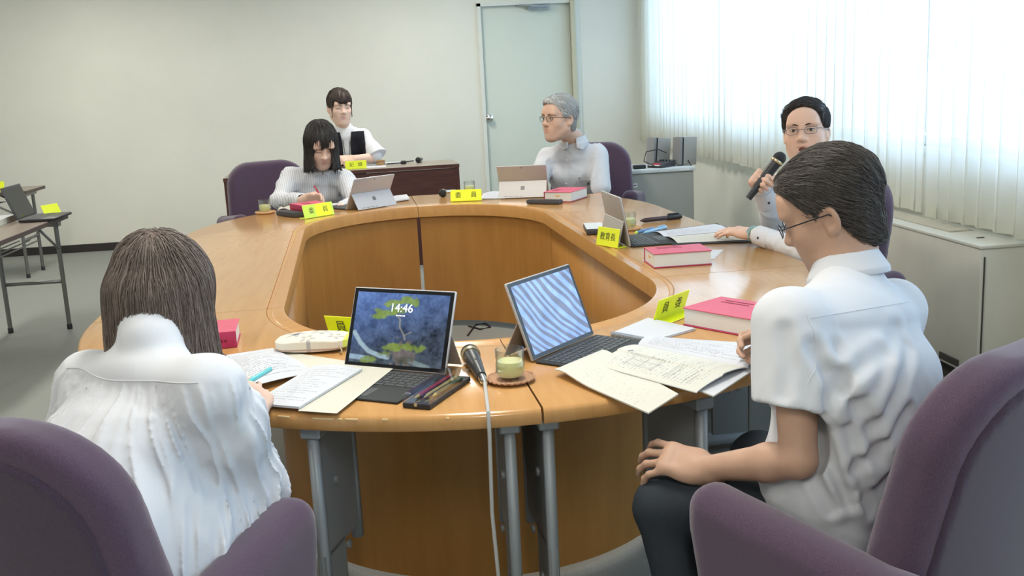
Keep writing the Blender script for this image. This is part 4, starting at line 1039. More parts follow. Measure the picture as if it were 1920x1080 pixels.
phone('smartphone lying on the table beside the edge-on tablet', 0.812, 4.44, -6, d=(0.085, 0.20, 0.026))
def pencil_box(label, x, y, rz, L=0.19, Wd=0.062, H=0.022, lid='clear_plastic', open_=True):
    t = thing('pencil_case', label, 'pencil case', (x, y, TZ), math.radians(rz))
    b = MB(); w = 0.002
    b.rbox((0, 0, 0.006), (Wd, L, 0.012), 0.002, 1); b.build('tray', 'black_plastic', t)
    b = MB(); b.prism([(-Wd/2+.001, -L/2+.001), (Wd/2-.001, -L/2+.001), (Wd/2-.001, L/2-.001), (-Wd/2+.001, L/2-.001)], 0.0122, H); b.build('lid', lid, t)
    b = MB(); b.lathe([(0.004, 0), (0.004, 0.002)], 12, T(0.0, -L/2, 0.010, rx=PI/2)); b.build('snap', 'mic_ring', t)
    return t
pcx, pcy = np.mean([a2(752, 768), a2(805, 772), a2(887, 720), a2(835, 705)], 0); pang = math.degrees(math.atan2(2.31-2.113, 0.091+0.014))-90
pencil_box('black pencil case with a clear lid lying on the tablet keyboard showing 14:46', pcx, pcy, pang, 0.215, 0.066, 0.030)
ax_ = np.array([math.cos(math.radians(pang+90)), math.sin(math.radians(pang+90))]); nx_ = np.array([ax_[1], -ax_[0]])
for k, (o, mname, nm) in enumerate(((-0.014, 'pencil_red', 'red pencil inside the clear-lidded pencil case'), (0.004, 'pencil_gold', 'gold pencil inside the clear-lidded pencil case'), (0.019, 'pencil_green', 'dark green pencil inside the clear-lidded pencil case'))):
    p0 = np.array([pcx, pcy])+nx_*o-ax_*(0.085-0.01*k); p1 = np.array([pcx, pcy])+nx_*(o+.004)+ax_*(0.085-.004*k)
    pen('pencil', nm, (p0[0], p0[1], TZ+.0175), (p1[0], p1[1], TZ+.0175), 0.0042, mname, 'pencil_gold')
t = phone('flat black case lying before the grey-haired man\'s book', 0.745, 5.545, 25, 'glasses_case', (0.062, 0.20, 0.022))
t.rotation_euler.z = math.radians(55)
t = phone('flat black case lying before the writing woman\'s red book', -0.635, 5.70, 38, 'document_case', (0.075, 0.20, 0.024))
# flowered pouch
def pouch():
    c = np.mean([a2(524, 660), a2(645, 657)], 0); t = thing('pencil_pouch', 'cream pencil pouch with grey flowers and a lime lining', 'pouch', (c[0]+.005, c[1]+.02, TZ), math.radians(-8))
    def fld(P):
        x, y, z = P[:, 0], P[:, 1], P[:, 2]
        hw = 0.098-0.25*np.clip(np.abs(y)-0.02, 0, 1); hh = 0.020*(1-(x/0.12)**2)*(1-(y/0.085)**2)+0.004
        q = np.sqrt((np.maximum(np.abs(x)-hw+.03, 0))**2+(np.maximum(np.abs(y)-0.058+.03, 0))**2)-.03
        return np.maximum(q, np.abs(z-0.021-0.0*x)-hh)*0.7
    flowers = [(-0.045, 0.0, .028, 1), (0.020, 0.012, .030, 0), (0.065, -0.018, .024, 0), (-0.005, -0.042, .022, 0), (0.0, 0.052, .02, 0), (-.075, .035, .02, 0), (-.03, .045, .018, 0)]
    def tint(V):
        c_ = np.tile(np.array([0.74, 0.68, 0.56]), (len(V), 1))
        for fx, fy, r, dk in flowers:
            dx, dy = V[:, 0]-fx, V[:, 1]-fy; rr = np.hypot(dx, dy); an = np.arctan2(dy, dx)
            m = rr < r*(0.72+0.28*np.cos(5*an)); c_[m] = (0.44, 0.41, 0.40)
            m = rr < r*0.36; c_[m] = (0.14, 0.14, 0.17) if dk else (0.70, 0.62, 0.5)
        m = (np.abs(V[:, 2]-0.012) < 0.002); c_[m] = (0.45, 0.30, 0.26)
        m = V[:, 0] > 0.088; c_[m] = (0.66, 0.75, 0.12)
        return c_
    V, Q = mesh_field(fld, (-.12, -.09, -.01), (.12, .09, .06), 0.0022); raw('pouch_body', V, Q, 'tinted', t, True, tint(V))
    b = MB(); b.tube([(0.078, -0.050, 0.018), (0.088, -0.062, 0.010), (0.086, -0.068, 0.004)], 0.002, 6); b.rbox((0.087, -0.066, 0.006), (0.006, 0.014, 0.003), 0.001, 1); b.build('zip_pull', 'mic_ring', t)
pouch()
# far end papers and oddments
sheet('paper_stack', 'white papers between the yellow nameplate and the beige-grey tablet', 'papers', [(0.425, 5.93), (0.56, 5.88), (0.60, 6.12), (0.46, 6.18)], lambda u, v: 0.004+0.012*np.sin(PI*u)*v, 'print_white', 0.004)
sheet('paper_stack', 'white papers beside the writing woman\'s tablet', 'papers', [(-0.105, 6.05), (0.015, 6.10), (0.0, 6.33), (-0.13, 6.30)], lambda u, v: 0.001+0.006*u, 'print_white', 0.008)
sheet('hand_towel', 'folded pale hand towel behind the tea glass at the far left', 'towel', [(-0.74, 5.96), (-0.58, 5.93), (-0.56, 6.05), (-0.72, 6.08)], lambda u, v: 0.004+0.012*np.abs(np.sin(7*u+3*v)), 'paper_cream', 0.003)
sheet('notepad', 'white notepad under the writing woman\'s hand', 'notepad', [(-0.62, 5.97), (-0.36, 5.93), (-0.30, 6.14), (-0.56, 6.20)], flat(0.0005), 'paper_white', 0.004)

# ------------------------------------------------------------------ recorder's desk
DKZ = 0.76
dA, dB = np.array(a2(418, 335, DKZ)), np.array(a2(861, 307, DKZ)); dang = math.atan2(*(dB-dA)[::-1]); dL = np.linalg.norm(dB-dA); dm = (dA+dB)/2
t = thing('recorder_desk', 'long dark wood desk against the back wall', 'desk', (dm[0], dm[1], 0), dang)
b = MB(); b.rbox((0, 0.24, DKZ-0.012), (dL, 0.48, 0.024), 0.003, 1); dt = b.build('desk_top', 'desk_top', t)
b = MB(); b.box((0, -0.0005, DKZ-0.013), (dL+.001, 0.003, 0.026)); b.build('edge_band', 'desk_wood', dt)
b = MB(); b.box((0, 0.022, 0.365), (dL-0.03, 0.018, 0.73)); b.build('modesty_panel', 'desk_wood', t)
for s in (-1, 1):
    b = MB(); b.box((s*(dL/2-0.014), 0.24, 0.368), (0.024, 0.46, 0.736)); b.build('side_panel', 'desk_wood', t)
o_ = nameplate('yellow nameplate on the long dark desk', *a2(668, 317, DKZ), math.degrees(dang)+2, '記録', 0.160, 0.062, 'paper_yellow', 0.034, '   ', 12)
o_.location.z = DKZ
t = thing('wooden_seal_box', 'small round wooden box on the long dark desk', 'box', (*a2(714, 310, DKZ), DKZ))
b = MB(); b.lathe([(0.03, 0), (0.033, 0.002), (0.033, 0.032), (0.030, 0.034)], 24); b.build('box_wall', 'wood_seal', t)
b = MB(); b.lathe([(0.030, 0.034), (0.033, 0.035), (0.033, 0.040), (0.028, 0.042)], 24); b.build('lid', 'wood_seal', t)
h3 = at(784, 300, DKZ+0.024)
mic('microphone with a round black head at the right end of the dark desk', h3, h3+A3(0.03, 0.16, -0.006), False, 0.022)
c_ = a2(752, 308, DKZ); t = thing('microphone_stand', 'small black table microphone stand lying on the dark desk', 'stand', (*c_, DKZ))
b = MB(); b.tube([(-0.11, -0.01, 0.010), (0.0, 0.0, 0.012), (0.10, 0.03, 0.02)], 0.0045, 8); b.build('rod', 'black_plastic', t)
b = MB(); b.rbox((0.02, 0.0, 0.014), (0.045, 0.035, 0.026), 0.008, 2); b.build('clamp', 'black_plastic', t)
def drect(x0, x1, y0, y1): return [tuple(dm+np.array([x*math.cos(dang)-y*math.sin(dang), x*math.sin(dang)+y*math.cos(dang)])) for x, y in ((x0, y0), (x1, y0), (x1, y1), (x0, y1))]
dx0 = float(np.dot(np.array(a2(690, 305, DKZ))-dm, unit(dB-dA)))
sheet('paper_sheet', 'printed sheet on the dark desk before the young woman', 'paper', drect(dx0-.12, dx0+.12, .12, .32), flat(0.0005), 'print_white', base=DKZ)
sheet('paper_stack', 'white papers under the forearm of the young woman at the desk', 'papers', drect(dx0-.10, dx0+.28, .36, .46), flat(0.0005), 'paper_white', 0.010, base=DKZ)

# ------------------------------------------------------------------ folding tables at the left
def folding_table(label, x0, x1, y0, y1, along):
    cx, cy = (x0+x1)/2, (y0+y1)/2
    t = thing('folding_table', label, 'table', (cx, cy, 0), 0, 'folding tables by the left wall')
    lx, ly = x1-x0, y1-y0
    b = MB(); b.rbox((0, 0, TZ-0.013), (lx-.004, ly-.004, 0.026), 0.003, 1); b.build('tabletop', 'fold_top', t)
    b = MB()
    for s in (-1, 1): b.box((s*(lx/2-.0005), 0, TZ-0.0145), (0.003, ly, 0.024)); b.box((0, s*(ly/2-.0005), TZ-0.0145), (lx, 0.003, 0.024))
    b.build('edge_band', 'fold_edge', t)
    for s in (-1, 1):
        if along == 'y': E = [(-lx/2+.05, s*(ly/2-.09)), (lx/2-.05, s*(ly/2-.09))]; dn = (0, -s)
        else: E = [(s*(lx/2-.09), -ly/2+.05), (s*(lx/2-.09), ly/2-.05)]; dn = (-s, 0)
        for p in E:
            b = MB(); b.tube([(p[0], p[1], 0.012), (p[0], p[1], TZ-0.05)], 0.0135, 12); lg = b.build('leg', 'fold_leg', t)
            b = MB(); b.lathe([(0.016, 0), (0.016, 0.03), (0.0135, 0.034)], 12, T(p[0], p[1], 0)); b.build('foot_cap', 'black_plastic', lg)
        b = MB(); b.tube([(*E[0], 0.30), (*E[1], 0.30)], 0.011, 10); b.build('cross_bar', 'fold_leg', t)
        b = MB(); b.box(((E[0][0]+E[1][0])/2, (E[0][1]+E[1][1])/2, TZ-0.045), (abs(E[1][0]-E[0][0])+.05, abs(E[1][1]-E[0][1])+.05, 0.03)); b.build('bracket', 'fold_leg', t)
        for p in E:
            b = MB(); b.tube([(p[0], p[1], TZ-0.20), (p[0]+dn[0]*.28, p[1]+dn[1]*.28, TZ-0.045)], 0.008, 8); b.build('brace', 'fold_leg', t)
    b = MB(); n = 6
    for k in range(n):
        if along == 'y': b.tube([(-lx/2+.08+(lx-.16)*k/(n-1), -ly/2+.30, TZ-0.11), (-lx/2+.08+(lx-.16)*k/(n-1), ly/2-.30, TZ-0.11)], 0.004, 6)
        else: b.tube([(-lx/2+.30, -ly/2+.08+(ly-.16)*k/(n-1), TZ-0.11), (lx/2-.30, -ly/2+.08+(ly-.16)*k/(n-1), TZ-0.11)], 0.004, 6)
    b.build('shelf_rack', 'fold_leg', t)
folding_table('dark-edged folding table carrying the black laptop at the left', -2.52, -2.07, 4.75, 6.52, 'y')
folding_table('dark-edged folding table closest to the back wall at the far left', -4.78, -2.965, 8.42, 8.87, 'x')
def laptop(label, x, y, rz, lean):
    t = thing('laptop', label, 'laptop', (x, y, TZ), math.radians(rz)); w, d = 0.30, 0.21
    b = MB(); b.rbox((0, -d/2, 0.010), (w, d, 0.016), 0.004, 2); b.build('base', 'black_plastic', t)
    Ml = T(0, 0, 0.018, rx=-math.radians(lean)); b = MB(); b.rbox((0, 0.004, 0.10), (w, 0.009, 0.20), 0.003, 2, Ml); ld = b.build('lid', 'dark_grey_plastic', t)
    b = MB(); b.box((0, -0.001, 0.10), (w-0.02, 0.001, 0.18), Ml); b.build('screen', 'screen_glass', t)
    b = MB()
    for k in range(2): b.box((-w/2+0.03, 0.0088, 0.022+0.013*k), (0.036, 0.0008, 0.007), Ml)
    b.build('sticker', 'label_white', ld)
    b = MB()
    for r in range(5):
        for i in range(13): b.box((-w/2+.022+i*0.0213, -0.03-r*0.02, 0.0185), (0.018, 0.0165, 0.002))
    b.build('keys', 'key_grey', t)
laptop('black laptop open on the folding table, lid towards the room', -2.235, 6.31, -76+180-180-14+180, 20)
nameplate('lime tent nameplate on the corner of the folding table with the black laptop', -2.135, 6.47, 62, None, 0.13, 0.072, 'paper_yellow', lean=24, back=0.06)
nameplate('yellow nameplate on the folding table closest to the back wall', -3.24, 8.52, 0, None, 0.16, 0.075, 'paper_yellow', lean=14)
sheet('document_stack', 'stack of white documents beside the black laptop', 'papers', [(-2.50, 6.02), (-2.30, 6.04), (-2.31, 6.34), (-2.51, 6.32)], flat(0.0005), 'paper_white', 0.035, under='paper_cream')
sheet('document_stack', 'thin pile of papers beyond the yellow nameplate near the back wall', 'papers', [(-3.62, 8.6), (-3.34, 8.6), (-3.34, 8.8), (-3.62, 8.8)], lambda u, v: 0.002+0.02*np.sin(PI*u), 'paper_white', 0.012)

# speakers, mixer and wires on the steel cabinet
def speaker(label, x, y, rz, lean):
    t = thing('loudspeaker', label, 'speaker', (x, y, CZ), math.radians(rz), 'speakers on the steel cabinet'); M = T(rx=-math.radians(lean), z=0.004)
    b = MB(); b.rbox((0, 0.075, 0.10), (0.088, 0.13, 0.20), 0.004, 2, M); b.build('cabinet', 'speaker_grey', t)
    b = MB(); b.rbox((0, 0.008, 0.10), (0.090, 0.012, 0.198), 0.003, 1, M); b.build('side_trim', 'black_plastic', t)
    b = MB(); b.rbox((0, -0.008, 0.10), (0.086, 0.022, 0.196), 0.006, 2, M); b.build('front_grille', 'speaker_front', t)
    b = MB(); b.box((0, 0.142, 0.055), (0.07, 0.006, 0.09), M); b.build('rear_panel', 'black_plastic', t)
speaker('small grey loudspeaker nearest the steel cabinet\'s right end', 1.965, 7.30, -62, 3)
speaker('small grey loudspeaker leaning behind the mixer box', 1.80, 7.43, -62, 6)
t = thing('audio_mixer', 'dark mixer box with a red button between the two small speakers', 'mixer', (1.835, 7.27, CZ), math.radians(-52))
b = MB(); b.add([(-.06, -.085, 0), (.06, -.085, 0), (.06, .085, 0), (-.06, .085, 0), (-.06, -.085, .016), (.06, -.085, .016), (.06, .085, .045), (-.06, .085, .045)], [(3, 2, 1, 0), (4, 5, 6, 7), (0, 1, 5, 4), (1, 2, 6, 5), (2, 3, 7, 6), (3, 0, 4, 7)]); b.build('case', 'dark_grey_plastic', t)
b = MB(); b.box((0.0, -0.052, 0.0245), (0.05, 0.03, 0.01)); b.build('red_button', 'mixer_red', t)
b = MB(); b.box((0.0, -0.080, 0.018), (0.09, 0.012, 0.006)); b.build('front_strip', 'label_white', t)
b = MB()
for k in range(4): b.lathe([(0.006, 0), (0.005, 0.014)], 10, T(-0.04+0.027*k, 0.04, 0.036))
b.build('knobs', 'black_plastic', t)
b = MB(); b.tube([(1.775, 7.20, CZ+.012), (1.70, 7.24, CZ+.05), (1.74, 7.33, CZ+.11), (1.84, 7.37, CZ+.12), (1.90, 7.36, CZ+.09)], 0.0035, 6)
tag(b.build('speaker_wire', 'cable_black'), 'thin black wire looping above the mixer box', 'wire')
b = MB(); b.tube([(1.99, 7.35, CZ+.10), (2.035, 7.33, CZ+.06), (2.04, 7.25, CZ+.01), (2.035, 7.20, CZ+.005)], 0.0035, 6)
tag(b.build('speaker_wire', 'cable_black'), 'thin black wire hanging behind the right-hand small speaker', 'wire')
t = thing('power_adapter', 'flat black power adapter on the steel cabinet beside the purple chair', 'adapter', (1.66, 7.22, CZ), 0.1)
b = MB(); b.rbox((0, 0, 0.014), (0.09, 0.045, 0.028), 0.006, 2); b.build('case', 'black_plastic', t)

# on the carpet inside the ring
sheet('paper_strip', 'long white paper strip on the carpet inside the table ring', 'paper', [(0.20, 5.05), (0.56, 4.93), (0.57, 4.99), (0.21, 5.11)], flat(0.0005), 'paper_white', base=0.0)
t = thing('equipment_bag', 'black bag on the carpet inside the table ring', 'bag', (-0.33, 5.25, 0), 0.2)
b = MB(); b.rbox((0, 0, 0.04), (0.26, 0.16, 0.08), 0.035, 4); b.build('bag_body', 'bag_black', t)
b = MB(); b.tube([(0.05, -0.06, 0.075), (0.07, -0.09, 0.10), (0.10, -0.09, 0.09), (0.11, -0.06, 0.07)], 0.007, 8); b.build('strap', 'cable_grey', t)
b = MB(); b.tube([(0.30, 5.72, 0.005), (0.36, 5.62, 0.005), (0.42, 5.66, 0.005), (0.40, 5.75, 0.005), (0.34, 5.74, 0.005), (0.28, 5.5, 0.005)], 0.005, 6)
tag(b.build('floor_cable', 'cable_black'), 'black cable curled on the carpet beneath the far tables', 'cable')
b = MB(); b.tube([(0.45, 4.9, 0.005), (0.56, 4.94, 0.005), (0.62, 5.02, 0.005), (0.60, 5.15, 0.005)], 0.004, 6)
tag(b.build('floor_cable', 'cable_grey'), 'grey cable on the carpet at the end of the paper strip', 'cable')
place_chair(1.575, 3.99, -98, 'purple armchair under the man speaking into the microphone')
place_chair(1.21, 6.82, 200, 'purple armchair under the grey-haired man')
place_chair(-0.83, 6.82, 156, 'purple armchair under the woman writing in a striped blouse')

# ------------------------------------------------------------------ people
mat('skin_fair', (0.64, 0.40, 0.29), 0.5, spec=0.35, attr='tint', sss=0.12)
def hair_mat(name, c1, c2, rough=0.45):
    mt = bpy.data.materials.new(name); mt.use_nodes = True; n, l = nt(mt); b = n['Principled BSDF']
    b.inputs['Roughness'].default_value = rough; b.inputs['Specular IOR Level'].default_value = 0.4
    tc = n.new('ShaderNodeTexCoord'); mp = n.new('ShaderNodeMapping'); mp.inputs['Scale'].default_value = (150, 150, 9)
    ns = n.new('ShaderNodeTexNoise'); ns.inputs['Scale'].default_value = 1.0; ns.inputs['Detail'].default_value = 3
    l.new(tc.outputs['Object'], mp.inputs[0]); l.new(mp.outputs[0], ns.inputs['Vector'])
    rp = n.new('ShaderNodeValToRGB'); rp.color_ramp.elements[0].position = .35; rp.color_ramp.elements[1].position = .68
    rp.color_ramp.elements[0].color = (*c1, 1); rp.color_ramp.elements[1].color = (*c2, 1)
    l.new(ns.outputs['Fac'], rp.inputs[0]); l.new(rp.outputs[0], b.inputs['Base Color']); MATS[name] = mt
    m2 = bpy.data.materials.new(name+'_strand'); m2.use_nodes = True; n, l = nt(m2); b = n['Principled BSDF']
    b.inputs['Roughness'].default_value = rough; b.inputs['Specular IOR Level'].default_value = 0.4
    hi = n.new('ShaderNodeHairInfo'); rp = n.new('ShaderNodeValToRGB'); rp.color_ramp.elements[0].color = (*c1, 1); rp.color_ramp.elements[1].color = (*c2, 1)
    l.new(hi.outputs['Random'], rp.inputs[0]); l.new(rp.outputs[0], b.inputs['Base Color']); MATS[name+'_strand'] = m2
hair_mat('hair_taupe', (0.075, 0.055, 0.043), (0.24, 0.185, 0.155))
hair_mat('hair_black', (0.014, 0.012, 0.012), (0.050, 0.044, 0.042))
hair_mat('hair_dark', (0.030, 0.025, 0.022), (0.110, 0.092, 0.080))
hair_mat('hair_brown', (0.022, 0.014, 0.011), (0.075, 0.048, 0.036))
hair_mat('hair_silver', (0.27, 0.27, 0.26), (0.62, 0.63, 0.62))
mat('cotton_white', (0.61, 0.62, 0.645), 0.85, spec=0.2, bump=0.06, bscale=900)
mat('cotton_blouse', (0.62, 0.63, 0.655), 0.8, spec=0.2, bump=0.05, bscale=700)
mat('trousers_dark', (0.030, 0.036, 0.044), 0.85, spec=0.2, bump=0.1, bscale=600)
mat('vest_black', (0.016, 0.016, 0.022), 0.85, spec=0.2)
mat('shoe_black', (0.015, 0.015, 0.016), 0.35)
mat('eye_white', (0.62, 0.60, 0.58), 0.3)
mat('eye_dark', (0.014, 0.010, 0.008), 0.25)
mat('brow_hair', (0.03, 0.024, 0.02), 0.8)
mat('brow_grey', (0.13, 0.12, 0.11), 0.8)
mat('mouth_dark', (0.12, 0.03, 0.03), 0.6)
mat('frame_dark', (0.03, 0.03, 0.035), 0.35, 0.5)
mat('frame_silver', (0.16, 0.16, 0.19), 0.35, 0.6)
mat('bead_teal', (0.25, 0.42, 0.42), 0.4)
mat('ring_gold', (0.8, 0.6, 0.3), 0.25, 1.0)
mat('button_dark', (0.06, 0.06, 0.09), 0.4)
def stripe_mat():
    mt = bpy.data.materials.new('striped_cotton'); mt.use_nodes = True; n, l = nt(mt); b = n['Principled BSDF']; b.inputs['Roughness'].default_value = 0.85
    a = n.new('ShaderNodeAttribute'); a.attribute_name = 'tint'; sp = n.new('ShaderNodeSeparateColor'); l.new(a.outputs['Color'], sp.inputs[0])
    def M(op, x, y):
        q = n.new('ShaderNodeMath'); q.operation = op
        for i, v in enumerate((x, y)):
            if isinstance(v, float): q.inputs[i].default_value = v
            else: l.new(v, q.inputs[i])
        return q.outputs[0]
    fr = n.new('ShaderNodeMath'); fr.operation = 'FRACT'; l.new(M('MULTIPLY', sp.outputs[0], 80.0), fr.inputs[0])
    g = M('LESS_THAN', fr.outputs[0], 0.20)
    mx = n.new('ShaderNodeMix'); mx.data_type = 'RGBA'; l.new(g, mx.inputs['Factor']); mx.inputs['A'].default_value = (0.70, 0.705, 0.72, 1); mx.inputs['B'].default_value = (0.42, 0.43, 0.50, 1)
    l.new(mx.outputs['Result'], b.inputs['Base Color']); MATS['striped_cotton'] = mt
stripe_mat()

def frame(fw, up):
    f = unit(fw); u = np.asarray(up, float); u = unit(u-f*(u@f)); r = np.cross(f, u)
    return np.stack([r, f, u], 1)             # columns: right, forward, up

def head_shapes(F, c, R, g):
    """g: scale and build of the face"""
    s = g.get('s', 1.0); w = g.get('w', 1.0)
    L = lambda x, y, z: c+R@np.array([x*s*w, y*s, z*s])
    E = lambda p, r, k, op='u': F.ell(L(*p), np.array(r)*s*np.array([w, 1, 1]), R, k*s, op)
    E((0, -.014, .040), (.0745, .093, .083), 0)
    E((0, .020, -.030), (.062, .068, .085), .04)
    for q in (-1, 1):
        F.cone(L(q*.050, .002, -.052), L(q*.024, .056, -.095), .020*s, .017*s, .035*s)
        E((q*.036, .056, -.022), (.026, .024, .026), .03)
        E((q*.030, .074, .030), (.026, .014, .010), .02)
    E((0, .066, -.098), (.022, .020, .018), .028)
    E((0, .070, .055), (.050, .018, .030), .03)
    for q in (-1, 1): E((q*.031, .094, .010), (.019, .013, .011), .016, 's')
    for q in (-1, 1): E((q*.031, .0725, .0085), (.0165, .0145, .0115), .006)
    F.cone(L(0, .083, .018), L(0, .099, -.020), .0085*s, .0105*s, .014*s)
    E((0, .101, -.024), (.0115, .0105, .0095), .010)
    for q in (-1, 1): E((q*.0125, .092, -.0265), (.0080, .0095, .0075), .006)
    E((0, .068, -.058), (.038, .018, .026), .025)
    op = g.get('mouth', 0.0)
    F.cone(L(-.021, .0790, -.0555), L(0, .0850, -.0540), .0040*s, .0050*s, .007*s); F.cone(L(.021, .0790, -.0555), L(0, .0850, -.0540), .0040*s, .0050*s, .007*s)
    F.cone(L(-.014, .083, -.0650-op), L(.014, .083, -.0650-op), .0056*s, .0056*s, .008*s)
    if op: E((0, .090, -.0595-op*.5), (.014, .012, .003+op*.5), .004, 's')
    for q in (-1, 1):
        Re = R@np.array([[math.cos(.35*q), -math.sin(.35*q), 0], [math.sin(.35*q), math.cos(.35*q), 0], [0, 0, 1]])
        F.ell(L(q*.077, -.012, -.004), np.array([.0075, .019, .031])*s, Re, .006)
        F.ell(L(q*.083, -.008, .000), np.array([.006, .011, .019])*s, Re, .004, 's')
        E((q*.076, -.004, -.026), (.006, .009, .010), .006)
def neck_shape(F, c, R, nb, rad=.054, s=1.0):
    F.cone(c+R@np.array([0, -.022, -.055])*s, nb, rad*s, rad*1.08*s, .03)
def face_parts(ob, org, c, R, g):
    s = g.get('s', 1.0); w = g.get('w', 1.0)
    L = lambda x, y, z: tuple(c+R@np.array([x*s*w, y*s, z*s])-org)
    shut = g.get('shut', 0)
    for q in (-1, 1):
        if not shut:
            M = Matrix.Translation(L(q*.031, .0755, .0085)) @ Matrix([[*(R[i]), 0] for i in range(3)]+[[0, 0, 0, 1]])
            b = MB(); b.lathe([(0.0128*math.sin(a), 0.0050*math.cos(a)) for a in np.linspace(0.001, PI/2, 8)], 18, M @ Matrix.Rotation(-PI/2, 4, 'X') @ T(0, 0, 0.0068) @ Matrix.Diagonal((1, .42, 1.35, 1))); b.build('eye', 'eye_white', ob)
            e = None
            gx = g.get('gaze', 0.0)
            b = MB(); b.lathe([(0.0053*math.sin(a), 0.0016*math.cos(a)) for a in np.linspace(0.001, PI/2, 6)], 16, M @ Matrix.Rotation(-PI/2, 4, 'X') @ T(gx, 0, 0.0130)); b.build('iris', 'eye_dark', ob)
        b = MB(); lid = .0 if not shut else -.0045
        b.tube([L(q*(.031-.0145), .0835, .0095+lid*.6), L(q*(.031-.007), .0880, .0128+lid), L(q*(.031+.003), .0880, .0135+lid), L(q*(.031+.0155), .0815, .0095+lid)], 0.0011*s, 6); b.build('eyelash', 'eye_dark', ob)
        b = MB(); bz = g.get('brow', 0.0)
        b.tube([L(q*.012, .0915, .0260+bz), L(q*.024, .0920, .0300+bz), L(q*.036, .0880, .0312+bz), L(q*.049, .0765, .0270+bz)], [.0020*s, .0030*s, .0026*s, .0012*s], 6); b.build('eyebrow', g.get('browmat', 'brow_hair'), ob)
    b = MB(); op = g.get('mouth', 0.0)
    b.tube([L(-.0235, .0775, -.0605-op*.4), L(-.011, .0868, -.0595-op*.5), L(0, .0896, -.0592-op*.5), L(.011, .0868, -.0595-op*.5), L(.0235, .0775, -.0605-op*.4)], [.0008*s, .0013*s+op*.4, .0015*s+op*.5, .0013*s+op*.4, .0008*s], 8); b.build('mouth', 'mouth_dark', ob)
def glasses(ob, org, c, R, m, s=1.0, w=1.0, lens=(.021, .0135), rim=.0011, y0=.101):
    L = lambda x, y, z: tuple(c+R@np.array([x*s*w, y*s, z*s])-org)
    b = MB(); cz = .006
    def loop(q):
        P = []
        for a in np.linspace(0, 2*PI, 33)[:-1]:
            ca, sa = math.cos(a), math.sin(a)
            x = math.copysign(abs(ca)**.7, ca)*lens[0]; z = math.copysign(abs(sa)**.7, sa)*lens[1]
            P.append(L(q*.033+x, y0-.35*max(0, abs(q*.033+x)-.030), cz+z))
        return P
    for q in (-1, 1): b.tube(loop(q), rim, 6, closed=True)
    b.tube([L(-.012, y0, cz+.003), L(0, y0+.002, cz+.006), L(.012, y0, cz+.003)], rim, 6)
    for q in (-1, 1): b.tube([L(q*.053, y0-.009, cz+.006), L(q*.070, y0-.018, cz+.006), L(q*.080, .02, cz+.004), L(q*.081, -.012, cz+.002), L(q*.078, -.026, cz-.012)], rim*1.3, 6)
    o = b.build('glasses', m, ob)
    b = MB()
    for q in (-1, 1):
        P = loop(q); b.add(P, [tuple(range(len(P)))])
    b.build('lens', 'lens_glass', o)
    return o

FING = [(.029, .086, (.041, .025, .021), .0088), (.0095, .090, (.045, .029, .022), .0090), (-.0105, .087, (.042, .027, .021), .0086), (-.029, .080, (.033, .020, .018), .0076)]
def hand(F, wrist, X, Y, Z, curl, thumb=(0.9, 0.35, -0.25), tcurl=(.2, .3), spread=0.09, s=1.0):
    """X towards the thumb, Y along the palm, Z out of the back; curl: three bends (radians) for each finger"""
    X, Y, Z = unit(X), unit(Y), unit(Z); Y = unit(Y-Z*(Y@Z)); X = unit(X-Y*(X@Y)-Z*(X@Z)); s = s*0.97
    R = np.stack([X, Y, Z], 1); L = lambda x, y, z: wrist+R@np.array([x, y, z])*s
    F.box(L(.002, .050, 0), np.array([.037, .045, .0125])*s, R, .012*s, .014)
    F.ell(L(.020, .030, -.008), np.array([.020, .032, .013])*s, R, .014)
    F.ell(L(-.026, .036, -.006), np.array([.014, .034, .013])*s, R, .012)
    F.cone(L(0, -.012, 0), L(0, .022, 0), .025*s, .026*s, .02, flat=(Z, 1.45))
    for i, (fx, fy, ln, r) in enumerate(FING):
        sp = spread*(1.5-i)/1.5; d = R@np.array([math.sin(sp), math.cos(sp), 0]); n = Z.copy(); p = L(fx, fy-.012, .001); rr = r*s
        c3 = curl[i] if hasattr(curl[0], '__len__') else curl
        for k in range(3):
            a = c3[k]; d2 = d*math.cos(a)-n*math.sin(a); n = n*math.cos(a)+d*math.sin(a); d = d2
            q = p+d*(ln[k]+(.012 if k == 0 else 0))*s; r2 = rr*(.93 if k < 2 else .84)
            F.cone(p, q, rr*(1.02 if k else 1.0), r2, .004 if k else .010); p = q; rr = r2
    d = unit(R@np.array(thumb)); p = L(.024, .022, -.006); n = unit(np.cross(np.cross(d, R@np.array([-.3, .6, -.7])), d))
    for k, (ln, ra, rb) in enumerate(((.040, .0125, .0105), (.032, .0105, .0098), (.026, .0098, .0078))):
        if k: a = tcurl[k-1]; d2 = d*math.cos(a)+n*math.sin(a); n = n*math.cos(a)-d*math.sin(a); d = d2
        q = p+d*ln*s; F.cone(p, q, ra*s, rb*s, .006 if k else .014); p = q

